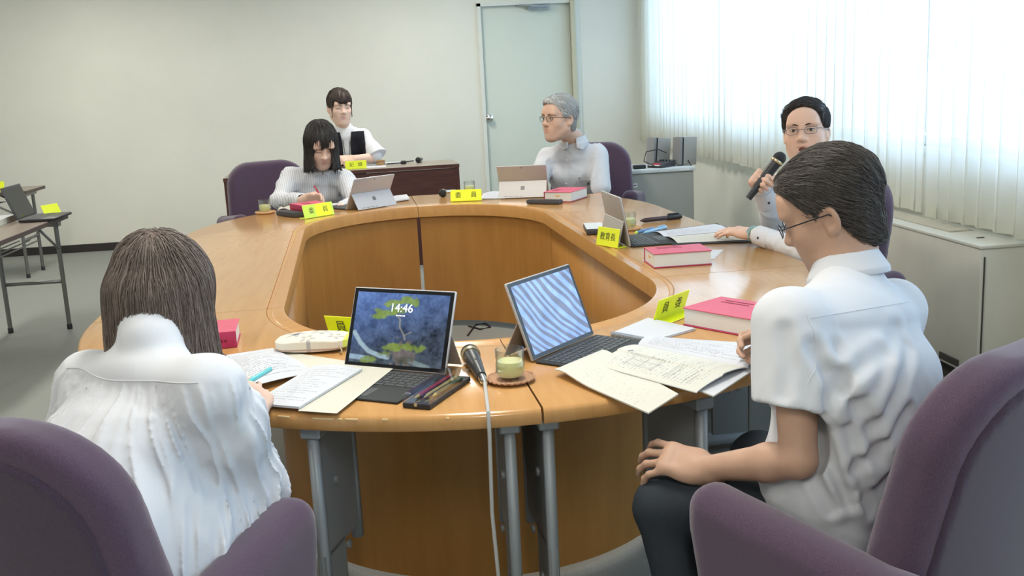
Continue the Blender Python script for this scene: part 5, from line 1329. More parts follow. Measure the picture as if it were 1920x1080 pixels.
def strands(name, parent, org, fn, roots, flow, n, steps, step, rad, matn, seed=1, lift=(0.0005, 0.003), minlen=0.4, end=None):
    """hair laid along the surface of a field"""
    r = np.random.default_rng(seed); idx = r.integers(0, len(roots), n); P = roots[idx].copy()
    lft = r.uniform(*lift, n); e = 1e-3; out = []
    ln = r.uniform(minlen, 1.0, n)
    jit = r.normal(0, 1, (n, 3))*0.12
    for k in range(steps):
        G = np.stack([fn(P+np.eye(3)[i]*e)-fn(P-np.eye(3)[i]*e) for i in range(3)], 1); G /= np.linalg.norm(G, axis=1)[:, None]+1e-9
        d = fn(P); P = P-G*np.clip(d-lft, -.01, .01)[:, None]
        out.append(P.copy())
        D = flow(P)+jit; D = D-G*(D*G).sum(1)[:, None]; D /= np.linalg.norm(D, axis=1)[:, None]+1e-9
        P = P+D*(step*ln)[:, None]
    O = np.stack(out, 1)-org
    hc = bpy.data.hair_curves.new(name); hc.add_curves([steps]*n)
    hc.attributes['position'].data.foreach_set('vector', O.astype(np.float32).ravel())
    a = hc.attributes.get('radius') or hc.attributes.new('radius', 'FLOAT', 'POINT')
    t = np.linspace(0, 1, steps); a.data.foreach_set('value', np.tile(rad*(1-0.75*t**2), n).astype(np.float32))
    hc.materials.append(MATS[matn]); o = bpy.data.objects.new(name, hc); COL.objects.link(o); o.parent = parent
    return o

def skin_tint(c, R, g, base):
    s = g.get('s', 1.0); w = g.get('w', 1.0)
    base = np.array(base)
    def fn(V):
        q = (V-c)@R/s; q[:, 0] /= w
        t = np.tile(base, (len(V), 1))
        def m(p, r): return np.clip(1.3-np.sqrt((((q-np.array(p))/np.array(r))**2).sum(1)), 0, 1)
        lip = np.maximum(m((0, .090, -.0540), (.024, .018, .0058)), m((0, .088, -.0655-g.get('mouth', 0)), (.020, .018, .0062)))
        t = t*(1-lip[:, None]*.75)+np.outer(lip*.75, np.array(g.get('lip', (0.42, 0.17, 0.14))))
        for x in (-1, 1):
            ch = m((x*.042, .066, -.020), (.026, .03, .022)); t = t*(1-ch[:, None]*.25)+np.outer(ch*.25, base*np.array([1.02, .80, .76]))
        beard = m((0, .07, -.088), (.055, .06, .03))*g.get('shade', 0); t = t*(1-beard[:, None]*np.array([.18, .14, .10]))
        n = gnoise(V*55, 3)*0.035+gnoise(V*190, 4)*0.02
        return np.clip(t*(1+n)[:, None], 0, 1)
    return fn

def hair_cap(c, R, g, line, r=(.083, .102, .093), off=(0, -.016, .043), extra=None, groove=0.0018, flowdir='back', seed=1, nape=False):
    """short hair: a shell over the skull above a hairline given as (y, z) knots"""
    s = g.get('s', 1.0); w = g.get('w', 1.0); ky = np.array([k[0] for k in line]); kz = np.array([k[1] for k in line])
    def fn(P):
        q = (P-c)@R/s; q = q/np.array([w, 1, 1])
        p = (q-np.array(off))/np.array(r)
        k0 = np.sqrt((p**2).sum(1)); k1 = np.sqrt((p/np.array(r))**2 @ np.ones(3))
        d = k0*(k0-1)/np.maximum(k1, 1e-6)
        if nape: d = smin(d, np.sqrt(((q-np.array([0, -.040, -.020]))**2 @ np.array([1/.064**2, 1/.052**2, 1/.090**2])))*.055-.055, .02)
        if extra is not None: d = extra(q, d)
        n = gnoise(np.stack([q[:, 0]*70, q[:, 1]*22, q[:, 2]*32], 1), seed)*.6+gnoise(np.stack([q[:, 0]*150, q[:, 1]*40, q[:, 2]*60], 1), seed+1)*.4
        d = d+groove*n*1.4
        zl = np.interp(q[:, 1], ky, kz)
        d = d+.0075*np.exp(np.clip(zl-q[:, 2], -1, .02)/.013)*(q[:, 1] > 0.02)
        cut = (zl-q[:, 2])*0.75+0.003*gnoise(q*120, seed+2)
        return smax(d, cut, 0.006)*s
    return fn
def hair_obj(ob, org, c, fn, rad, h, matn, hint=None):
    V, Q = mesh_field(fn, c-rad, c+rad, h, 0.012)
    return raw('hair', V-org, Q, matn, ob), V

def seg_dist(P, pts):
    d = np.full(len(P), 9.0)
    for a, b in zip(pts, pts[1:]):
        a = np.asarray(a); ab = np.asarray(b)-a; t = np.clip((P-a)@ab/(ab@ab), 0, 1)
        d = np.minimum(d, np.sqrt(((P-a-t[:, None]*ab)**2).sum(1)))
    return d
def crease(Q, rv, fv, seed, amp, fz=.55):
    """creased fabric: ridged, warped, stretched along the fall of the cloth"""
    x, y, z = Q@rv, Q@fv, Q[:, 2]; B = np.stack([x, y, z*fz], 1)
    Wp = np.stack([gnoise(B*7, seed), gnoise(B*7, seed+1), gnoise(B*7, seed+2)], 1)
    o = 0
    for fq, a in ((8, .55), (17, .30), (36, .13)):
        P = B*fq+Wp*(.9 if fq < 30 else 1.4); P[:, 0] += P[:, 2]*.45
        o = o+a*np.clip(1-np.abs(gnoise(P, seed+fq))*2.6, 0, 1)**1.6
    return -amp*(o-.28)
def hit(fn, x, y, d0=1.2, d1=9):
    """where the sight line through a photo point meets a solid"""
    r_ = ray(x, y); n_ = np.linalg.norm(r_); t = d0
    for _ in range(90):
        v = float(fn((EYE+r_*t)[None])[0]); t += max(v*.6, .0006)/n_
        if v < .0008 or t > d1: break
    return EYE+r_*t
def folds(lines):
    """cloth creases: each (points, width, depth): a groove with soft shoulders"""
    def fn(P):
        o = np.zeros(len(P))
        for pts, w, dep in lines:
            d = seg_dist(P, pts); o += dep*(np.exp(-(d/w)**2)*1.3-0.75*np.exp(-((d-1.9*w)/(1.0*w))**2))
        return o
    return fn
def collar(name, ob, org, nb, axis, fwd, r0, r1, hgt, thick, matn, gap=0.55, h=0.003, dip=.35):
    """turned-down collar: flaring band round the neck, open at the front"""
    ax = unit(axis); f = unit(np.asarray(fwd)-ax*(np.asarray(fwd)@ax)); sd = np.cross(f, ax)
    def fn(P):
        q = P-nb; z = q@ax; x = q@sd; y = q@f; rr = np.hypot(x, y*0.92); an = np.abs(np.arctan2(x, y))
        zz = z+dip*0.05*np.clip(1-an/1.6, 0, 1)*1.0
        t = np.clip(zz/hgt, 0, 1); ro = r1+(r0-r1)*t; d = np.abs(rr-ro)-thick*(1+1.2*(1-t))
        fall = -0.012-0.030*np.clip(1-np.abs(an-.75)/.7, 0, 1)
        d = np.maximum(d, np.maximum(zz-hgt, fall-zz))
        return np.maximum(d, (gap-an)*rr)*0.8
    V, Q = mesh_field(fn, nb-.13, nb+.13, h, 0.004)
    return raw(name, V-org, Q, matn, ob)

SKIN = (0.60, 0.385, 0.28); SKINF = (0.70, 0.49, 0.39)
def lerp(a, b, t): return np.asarray(a)*(1-t)+np.asarray(b)*t
def person(label, base, J, g, base_col, h=0.0035, arms=(), hands=(), legs=True, slim=1.0, lo=None, hi=None):
    """one continuous body: head, neck, trunk, arms, hands and legs"""
    R = J['R']; F = Field()
    head_shapes(F, J['head'], R, g); neck_shape(F, J['head'], R, J['neck'], g.get('neck', .050), g.get('s', 1))
    S_ = (J['Ls']+J['Rs'])/2; lat = unit(J['Rs']-J['Ls']); s = slim
    F.trunk([(J['pel'], J.get('plat', lat), .145*s, .095*s), (lerp(J['pel'], S_, .4)+J.get('wo', 0), lat, .125*s, .085*s), (lerp(J['pel'], S_, .75), lat, .145*s, .095*s), (lerp(J['pel'], S_, .97), lat, .115*s, .065*s)], .03)
    F.cone(S_, J['neck'], .055*s, .05*s, .04)
    for q in 'LR':
        F.cone(lerp(S_, J[q+'s'], .3), J[q+'s'], .050*s, .050*s, .03)
        if q+'e' in J:
            F.cone(J[q+'s'], J[q+'e'], .048*s, .038*s, .02); m_ = lerp(J[q+'e'], J[q+'w'], .3)
            F.cone(J[q+'e'], m_, .037*s, .040*s, .012); F.cone(m_, J[q+'w'], .040*s, .0265*s, .012)
    for hd in hands: hand(F, **hd)
    if legs:
        for q in 'LR':
            F.cone(J[q+'h'], J[q+'k'], .068*s, .050*s, .03); F.cone(J[q+'k'], J[q+'a'], .048*s, .034*s, .02)
            F.cone(J[q+'a'], J[q+'t'], .034*s, .026*s, .02)
    A = np.array([v for k, v in J.items() if k not in ('R', 'plat', 'wo', 'nr')])
    lo = A.min(0)-.25; hi = A.max(0)+.25
    org = np.array([base[0], base[1], 0.0])
    ob = field_obj('person', F, lo, hi, h, 'skin_fair', None, org, tint=skin_tint(J['head'], R, g, base_col))
    ob.location = org; ob['label'] = label; ob['category'] = 'person'
    face_parts(ob, org, J['head'], R, g)
    return ob, org
def legs_wear(ob, org, J, matn, s=1.0, seat=True, shoes=True):
    F = Field()
    F.ell(J['pel'], (.165*s, .14*s, .10*s), None, 0)
    for q in 'LR':
        F.cone(J['pel']*.4+J[q+'h']*.6, J[q+'k'], .088*s, .066*s, .05); F.cone(J[q+'k'], J[q+'a']+A3(0, 0, .03), .066*s, .058*s, .02)
    A = np.array([J[k] for k in ('pel', 'Lh', 'Rh', 'Lk', 'Rk', 'La', 'Ra')])
    F.post.append(lambda P: .0035*gnoise(P*14, 5)+.002*gnoise(P*30, 6))
    F.plane(J['pel']+A3(0, 0, .13), (0, 0, 1))
    field_obj('trousers', F, A.min(0)-.2, A.max(0)+.2, .007, matn, ob, org)
    if shoes:
        for q in 'LR':
            F = Field(); d = unit(J[q+'t']-J[q+'a']); d = unit(A3(d[0], d[1], 0)); a0 = np.array([J[q+'a'][0], J[q+'a'][1], .045])
            F.cone(a0-d*.03, a0+d*.16, .045, .040, 0, flat=(A3(0, 0, 1), 1.25)); F.cone(a0, J[q+'a'], .045, .045, .02)
            F.plane((0, 0, 0.002), (0, 0, -1)); F.plane((0, 0, .11), (0, 0, 1))
            field_obj('shoe', F, a0-.25, a0+.25, .006, 'shoe_black', ob, org)
def cw(r, u, f): return r*CR+u*CU+f*CF          # a direction as seen: right, up, away
HL_MAN = [(-.13, -.055), (-.05, -.060), (-.028, -.035), (-.012, .012), (.010, .016), (.020, -.002), (.032, .004), (.040, .040), (.052, .062), (.068, .080), (.085, .088), (.12, .09)]

# ---- the man in short sleeves, near right
J = dict(head=atd(1560, 398, 2.06), Ls=atd(1488, 606, 1.89), Rs=atd(1676, 580, 2.13), pel=A3(.805, 1.80, .555), Le=atd(1497, 862, 1.86), Lw=atd(1322, 878, 2.02), Re=atd(1660, 740, 2.30), Rw=atd(1492, 640, 2.33))
fv = A3(-.545, .839, 0); rv = A3(.839, .545, 0)
J['neck'] = atd(1592, 500, 2.04); J['R'] = frame(cw(-.78, -.34, .52), cw(-.13, .93, -.22)); J['plat'] = rv
J['Lh'] = J['pel']-rv*.09+fv*.03; J['Rh'] = J['pel']+rv*.07+fv*.05
J['Lk'] = atd(1243, 962, 2.09)+A3(0, 0, .014); J['Rk'] = J['Lk']+rv*.30+A3(.02, .05, .0)
J['La'] = np.array([*(J['Lk'][:2]-fv[:2]*.10+rv[:2]*.02), .09]); J['Ra'] = np.array([*(J['Rk'][:2]-fv[:2]*.08), .09])
J['Lt'] = J['La']+fv*.12+A3(0, 0, -.05); J['Rt'] = J['Ra']+fv*.12+A3(0, 0, -.05)
g1 = dict(s=1.0, shade=1, neck=.047)
lk = atd(1245, 884, 2.10)
LY = unit(lk-J['Lw']); LZ = unit(A3(-.25, -.45, .9))
RYv = cw(-.80, .10, .45)
ob, org = person('man in a white short-sleeved shirt and glasses, seen from behind, hand on his knee', (J['pel'][0], J['pel'][1]), J, g1, (.48, .295, .205), .0035,
    slim=.88, hands=(dict(wrist=J['Lw'], X=rv, Y=LY, Z=LZ, curl=((.30, .45, .3), (.34, .5, .3), (.38, .5, .35), (.42, .5, .35)), spread=.24, s=1.02, thumb=(.50, .80, -.42)),
           dict(wrist=J['Rw'], X=cw(-.1, .75, -.5), Y=RYv, Z=cw(.35, .55, .75), curl=((.65, .9, .4), (.75, .9, .5), (.9, 1.0, .5), (1.0, 1.0, .5)), thumb=(.35, .85, -.35), s=1.0)))
legs_wear(ob, org, J, 'trousers_dark', .88)
F = Field(); S_ = (J['Ls']+J['Rs'])/2; lat = unit(J['Rs']-J['Ls']); B_ = atd(1568, 945, 2.02); bk = -fv
F.trunk([(B_+A3(0, 0, -.13)+bk*.03, rv, .172, .130), (B_+A3(0, 0, -.05)+bk*.01, rv, .170, .126), (B_+A3(0, 0, .03), rv, .172, .128), (lerp(B_, S_, .45)+bk*.028, rv, .180, .130), (lerp(B_, S_, .78)+bk*.030, lat, .190, .122), (lerp(B_, S_, .97)+bk*.012, lat, .165, .088)], 0, cap=.05, pw=2.3)
F.cone(lerp(S_, J['neck'], .2), J['neck'], .085, .056, .06)
for q in 'LR':
    F.cone(lerp(S_, J[q+'s'], .35)+A3(0, 0, .005), J[q+'s'], .064, .056, .05)
sl = lerp(J['Ls'], J['Le'], .62); da = unit(J['Le']-J['Ls']); hemn = unit(da+A3(-.12, .10, .10))
body_ = F
SL = Field(); SL.cone(J['Ls'], lerp(J['Ls'], J['Le'], .75), .058, .067, 0)
SL.cone(J['Ls']+fv*.02, lerp(J['Ls'], J['Le'], .75)+fv*.018-rv*.004, .06, .062, .03); SL.plane(sl, hemn)
CARVE = Field(); CARVE.cone(sl-da*.03, sl+da*.08, .048, .056, 0)
SR = Field(); SR.cone(J['Rs'], lerp(J['Rs'], J['Re'], .7), .058, .064, 0)
base_ = lambda P: smin(smin(body_(P), SL(P), .022), SR(P), .03)
U = lambda x, y: hit(base_, x, y, 1.5)
def pl(*p): return [U(*q) for q in p]
fo = folds([(pl((1522, 650), (1545, 700), (1552, 770)), 0.0125, 0.0055), (pl((1650, 660), (1600, 700), (1556, 745)), 0.0150, 0.0055), (pl((1558, 700), (1615, 780), (1650, 860)), 0.0163, 0.0060),
            (pl((1700, 650), (1690, 710), (1640, 800)), 0.0137, 0.0050), (pl((1540, 800), (1560, 870), (1590, 945)), 0.0112, 0.0055), (pl((1515, 850), (1530, 900), (1560, 955)), 0.0112, 0.0055),
            (pl((1700, 770), (1650, 840), (1600, 880)), 0.0125, 0.0055), (pl((1710, 830), (1660, 890), (1620, 940)), 0.0112, 0.0050), (pl((1590, 800), (1610, 880), (1625, 950)), 0.0112, 0.0044),
            (pl((1565, 650), (1580, 720)), 0.0112, 0.0033), (pl((1470, 620), (1478, 690), (1470, 740)), 0.0125, 0.0028), (pl((1680, 620), (1660, 690), (1610, 760)), 0.0150, 0.0039), (pl((1660, 900), (1630, 960)), 0.0112, 0.0050)])
def shirt(P):
    d = base_(P)
    m = np.abs(d) < .05
    if m.any():
        Q = P[m]; low = np.clip((.95-Q[:, 2])/.25, 0.3, 1.1)
        hz = np.clip((Q[:, 2]-B_[2]+.075-.34*((Q-B_)@fv))/.05, .0, 1); d[m] += (crease(Q, rv, fv, 11, .0052)*low+fo(Q))*hz
    d = smax(d, -CARVE(P), .002)
    return np.maximum(d, (B_[2]-.085)-P[:, 2]+.34*((P-B_)@fv))
A = np.array([J['Ls'], J['Rs'], B_, J['neck']])
V, Q = mesh_field(shirt, A.min(0)-.22, A.max(0)+.2, .0042, .012); V = relax(V, Q, 2); sh = raw('shirt', V-org, Q, 'cotton_white', ob)
collar('collar', sh, org, J['neck']+A3(0, 0, -.008)+fv*.004, J['head']-J['neck']+A3(0, 0, .12), fv, .056, .070, .036, .0030, 'cotton_white', .35)
b = MB()                                        # sleeve hem and back yoke seams
ux = unit(np.cross(hemn, A3(0, 0, 1))); uy = np.cross(hemn, ux)
def seam(fn_, pts, r, nm, mt):
    P = np.array(pts)
    for _ in range(4):
        e = 1e-3; G = np.stack([fn_(P+np.eye(3)[i]*e)-fn_(P-np.eye(3)[i]*e) for i in range(3)], 1); G /= np.linalg.norm(G, axis=1)[:, None]+1e-9
        P = P-G*fn_(P)[:, None]
    b = MB(); b.tube([tuple(p-org) for p in P], r, 5); return b.build(nm, mt, sh)
seam(shirt, [U(1520+t*185, 596-t*30) for t in np.linspace(0, 1, 24)], .0010, 'yoke_seam', 'cotton_white')
seam(shirt, [U(1512+18*math.sin(t*3), 590+t*130) for t in np.linspace(0, 1, 20)], .0010, 'armhole_seam', 'cotton_white')
ln = [(-.13, -.086), (-.06, -.090), (-.045, -.082), (-.030, -.050), (-.016, .010), (.006, .020), (.018, -.004), (.030, .000), (.038, .030), (.050, .055), (.066, .074), (.085, .086), (.12, .09)]
fn = hair_cap(J['head'], J['R'], g1, ln, (.083, .102, .090), (0, -.017, .045), groove=.0026, seed=21, nape=True, extra=lambda q, d: smin(d, np.sqrt(((q-np.array([0, .04, .080]))/np.array([1.25, 1.5, .9])**1)[:, 0]**2+((q[:, 1]-.03)/1.4)**2+((q[:, 2]-.075)/.9)**2)-.044, .03))
hb, V = hair_obj(ob, org, J['head'], fn, .19, .003, 'hair_dark'); Rm = J['R']; hc = J['head']
def flow_m1(P):
    q = (P-hc)@Rm; up_ = np.clip((q[:, 2]-.05)/.05, 0, 1)[:, None]
    return (-Rm[:, 1]*(.75)+Rm[:, 0]*.25*np.sign(q[:, :1]-.02)*up_-Rm[:, 2]*(.75-.55*up_))
strands('strands', hb, org, fn, V[((V-hc)@Rm)[:, 2] > -.10], flow_m1, 5200, 12, .0050, .00055, 'hair_dark_strand', 3, (.0, .0035))
glasses(ob, org, J['head'], J['R'], 'frame_dark', 1.03)
p1_ = J['Rw']+unit(RYv)*.115+cw(0, .0, -.01); pt = np.append(np.array(a2(1418, 652))*1, TZ+.03)
pen('ballpoint_pen', 'grey pen between the fingers of the man in short sleeves', tuple(atd(1420, 640, 2.36)), tuple(atd(1464, 606, 2.30)), .0045, 'pen_clear', 'pen_dark')
pen('marker_pen', 'white capped marker lying on the open spread with the floor plan', tuple(np.append(a2(1383, 668, TZ+.034), TZ+.034)), tuple(np.append(a2(1436, 655, TZ+.034), TZ+.034)), .0070, 'pen_clear', cap='paper_white', capfrac=.45)

# ---- the woman in the white gathered blouse, near left
fw1 = unit(A3(.42, .90, 0)); r1 = unit(A3(.90, -.42, 0))
J = dict(head=atd(304, 560, 2.0), neck=atd(283, 640, 1.92), Ls=atd(172, 722, 2.02), Rs=atd(392, 735, 1.83), pel=A3(-.60, 1.80, .54), Le=atd(150, 900, 2.15), Lw=atd(250, 800, 2.40), Re=atd(452, 880, 1.97), Rw=atd(458, 782, 2.17))
J['R'] = frame(cw(.46, -.45, .76), cw(.10, .86, .42)); J['plat'] = r1
J['Lh'] = J['pel']-r1*.09; J['Rh'] = J['pel']+r1*.09
J['Rh'] = J['pel']+r1*.06; J['Lk'] = J['Lh']+fw1*.40-r1*.06; J['Rk'] = J['Rh']+fw1*.40-r1*.07
J['La'] = np.array([*J['Lk'][:2], .09])+A3(.0, .02, 0); J['Ra'] = np.array([*J['Rk'][:2], .09])
J['Lt'] = J['La']+fw1*.11+A3(0, 0, -.05); J['Rt'] = J['Ra']+fw1*.11+A3(0, 0, -.05)
g2 = dict(s=.94, neck=.045, shut=1)
hy = cw(.30, .62, .62)
ob, org = person('woman with a grey-brown bob in a white gathered blouse, seen from behind, writing', J['pel'][:2], J, g2, SKINF, .0035, slim=.85,
    hands=(dict(wrist=J['Rw'], X=cw(-.55, .55, .2), Y=hy, Z=cw(.50, .55, -.55), curl=((.55, .75, .4), (.60, .8, .4), (.65, .85, .45), (.7, .85, .45)), thumb=(.55, .75, -.35), spread=.14, s=.98),
           dict(wrist=J['Lw'], X=cw(.8, 0, .2), Y=cw(.3, .1, .9), Z=A3(0, 0, 1), curl=(.2, .3, .2), s=.92)))
legs_wear(ob, org, J, 'trousers_dark', .9)
S_ = (J['Ls']+J['Rs'])/2; lat = unit(J['Rs']-J['Ls'])
F = Field()
F.trunk([(J['pel']+A3(0, 0, -.08)+r1*.02, r1, .235, .180), (J['pel']+A3(0, 0, .10)+r1*.015-fw1*.02, r1, .215, .165), (lerp(J['pel'], S_, .62)-fw1*.035, lat, .178, .138), (lerp(J['pel'], S_, .86)-fw1*.015, lat, .168, .108), (lerp(J['pel'], S_, 1.02), lat, .135, .070)], 0, cap=.05, pw=2.2)
F.cone(lerp(S_, J['neck'], .3), J['neck']+unit(J['head']-J['neck'])*.075+A3(0, -.006, 0), .068, .0475, .06)
nk1 = J['head']+J['R']@(np.array([0, -.022, -.055])*.94)
F.cone(J['neck'], lerp(J['neck'], nk1, 1.0), .0525, .0575, .02)
F.ell(J['pel']+r1*.13+fw1*.14+A3(0, 0, .05), (.13, .18, .13), np.stack([r1, fw1, A3(0, 0, 1.)], 1), .08)
for q in 'LR': F.cone(lerp(S_, J[q+'s'], .3), J[q+'s'], .060, .058, .05)
rs0 = lerp(J['Rs'], J['Re'], .18)
F.cone(J['Rs'], lerp(J['Rs'], J['Re'], .5), .062, .078, .04); F.cone(lerp(J['Rs'], J['Re'], .45), J['Re']+A3(0, 0, -.01), .080, .072, .04); F.cone(J['Re']+A3(0, 0, -.005), lerp(J['Re'], J['Rw'], .62), .072, .058, .035); F.cone(lerp(J['Re'], J['Rw'], .6), lerp(J['Re'], J['Rw'], .92), .055, .031, .02)
F.cone(J['Ls'], J['Le'], .062, .080, .04); F.cone(J['Le'], lerp(J['Le'], J['Lw'], .9), .075, .035, .03)
yk = lambda P: P[:, 2]-(S_[2]+.030)+.10*((P-S_)@fw1)-.05*np.abs((P-S_)@lat)     # height above the yoke seam
NF = Field(); head_shapes(NF, J['head'], J['R'], g2); neck_shape(NF, J['head'], J['R'], J['neck'], .045, .94); nax = unit(nk1-J['neck'])
nape = lambda P: np.maximum(np.maximum(NF(P)-.0055, (P-nk1)@nax-.016), (P-nk1)@J['R'][:, 1]-.03)
def blouse(P):
    d = smin(F(P), nape(P), .012); m = np.abs(d) < .05
    if m.any():
        Q = P[m]; x = (Q-S_)@lat; y = (Q-S_)@fw1; z = Q[:, 2]; below = -yk(Q)
        a = np.clip(below/.012, 0, 1)*(.55+.45*np.clip(below/.16, 0, 1))
        ang = np.arctan2(x, -(y+.02)+.10)
        wp = gnoise(np.stack([ang*2.5, below*5, 0*z], 1), 5)
        r_ = lambda fq, sd: np.clip(1-np.abs(gnoise(np.stack([ang*fq+wp*1.2, below*(1.6 if fq < 15 else 3.0), 0*z+sd], 1), sd))*2.4, 0, 1)**1.4
        fold = r_(9, 21)*.013*np.clip(below/.12, 0, 1)+r_(20, 22)*.0085+r_(42, 23)*.0048*np.clip(1.4-below/.12, .25, 1.2)
        sleeve = np.minimum(np.linalg.norm(Q-lerp(J['Rs'], J['Re'], .6), axis=1), np.linalg.norm(Q-lerp(J['Re'], J['Rw'], .4), axis=1))
        ms = np.clip((.15-sleeve)/.05, 0, 1)
        ax = unit(J['Re']-J['Rs']); qq = Q-J['Rs']; t = qq@ax; o1 = qq-t[:, None]*ax; e1 = unit(np.cross(ax, A3(0, 0, 1))); e2 = np.cross(ax, e1); sa = np.arctan2(o1@e1, o1@e2)
        sf = -crease(Q, r1, fw1, 33, .009, .6)+np.clip(1-np.abs(gnoise(np.stack([sa*4, t*4, 0*t], 1), 3))*2.4, 0, 1)**1.4*.009*np.clip((t-.02)/.05, 0, 1)
        d[m] += np.where(True, -(fold*a)*(1-ms)+(.006*a)-sf*ms+.003*ms, 0)+crease(Q, r1, fw1, 44, .006)*(.3+.7*a)*(1-ms)
    return np.maximum(d, .46-P[:, 2])
A = np.array([J['Ls'], J['Rs'], J['pel'], J['Re'], J['Rw'], J['Le'], J['Lw'], J['neck']])
V, Q = mesh_field(blouse, A.min(0)-.22, A.max(0)+.15, .0038, .024); V = relax(V, Q, 4); sh = raw('blouse', V-org, Q, 'cotton_blouse', ob)
sp_ = []
for x in np.linspace(125, 372, 40):             # the seam follows the foot of the yoke
    pts_ = [hit(F, x, y, 1.5) for y in (690, 718, 745, 772, 800)]
    kk = [float(yk(p[None])[0]) for p in pts_]
    sp_.append(hit(blouse, x, float(np.interp(0, kk[::-1], (800, 772, 745, 718, 690))), 1.5))
b = MB(); b.tube([tuple(p-org) for p in sp_], .0014, 6); b.build('yoke_seam', 'cotton_blouse', sh)
hc, Rm = J['head'], J['R']; dn = A3(0, 0, -1.)
def bob(c, R, s, length=.135, wid=.098, seed=1, face=True, open_=None, top=.125, back=.10, gro=.003, fo=((0, .115, -.030), (.060, .085, .112)), capy=.106, ftop=9.):
    """chin length straight hair falling from the crown under gravity"""
    gz = A3(0, 0, 1.0); f_ = R[:, 1]-gz*(R[:, 1]@gz); f_ = unit(f_); rr = np.cross(f_, gz)
    W_ = np.stack([rr, f_, gz], 1)
    def fn(P):
        q = (P-c)@R/s; v = (P-c)@W_/s
        cap = (np.sqrt((((q-np.array([0, -.016, .045]))/np.array([.0885, capy, .094]))**2).sum(1))-1)*.088
        cyz = v[:, 2]; wz = wid*(1+.10*np.clip(-cyz/.12, -1, 1)); bz = back*(1+.05*np.clip(-cyz/.12, -1, 1))
        k = np.sqrt((v[:, 0]/wz)**2+((v[:, 1]+.012)/bz)**2); cyl = (k-1)*np.minimum(wz, bz)
        cyl = smax(cyl, cyz-.060, .05); cyl = np.maximum(cyl, -length-cyz+.010*gnoise(np.stack([v[:, 0]*90, v[:, 1]*90, 0*cyz], 1), seed+5))
        d = smin(cap, cyl, .03)
        an = np.arctan2(v[:, 0], -v[:, 1])
        d = d+gro*(gnoise(np.stack([an*24, cyz*7, 0*an], 1), seed)*.7+gnoise(np.stack([an*60, cyz*9, 0*an+3], 1), seed+1)*.4)
        if face:
            k0 = np.sqrt((((q-np.array(fo[0]))/np.array(fo[1]))**2).sum(1)); d = smax(d, -np.maximum((k0-1)*.055, q[:, 2]-ftop+.006*np.sin(q[:, 0]*70)), .008)
        inner = np.sqrt((v[:, 0]/.070)**2+((v[:, 1])/.075)**2)-1
        d = np.maximum(d, -np.maximum(inner*.07, cyz+.075))
        if open_ is not None: d = open_(v, d)
        return d*s
    return fn, W_
def op1(v, d):      # the hair parts at the nape
    e = np.sqrt(((v[:, 0]+.030)/.028)**2+((v[:, 1]+.10)/.07)**2+((v[:, 2]+.150)/.040)**2)-1
    return smax(d, -e*.03, .01)
fn, W_ = bob(hc, Rm, .94, .128, .103, 31, True, op1, back=.104)
hb, V = hair_obj(ob, org, hc, fn, .24, .0032, 'hair_taupe')
def flow_down(P, c=None, W=None):
    v = (P-c)@W; tp = np.clip((v[:, 2]-.02)/.09, 0, 1)[:, None]
    o = np.stack([v[:, 0], v[:, 1]+.01, 0*v[:, 0]], 1); o /= np.linalg.norm(o, axis=1)[:, None]+1e-6
    return (o@W.T)*tp*1.2+A3(0, 0, -1)*(1-.3*tp)
strands('strands', hb, org, fn, V, lambda P: flow_down(P, hc, W_), 8000, 16, .0085, .0006, 'hair_taupe_strand', 4, (0, .004))
pen('ballpoint_pen', 'turquoise pen in the hand of the woman in the gathered blouse', tuple(atd(466, 716, 2.23)), tuple(atd(507, 692, 2.34)), .0058, 'pen_turquoise', 'pen_turquoise')

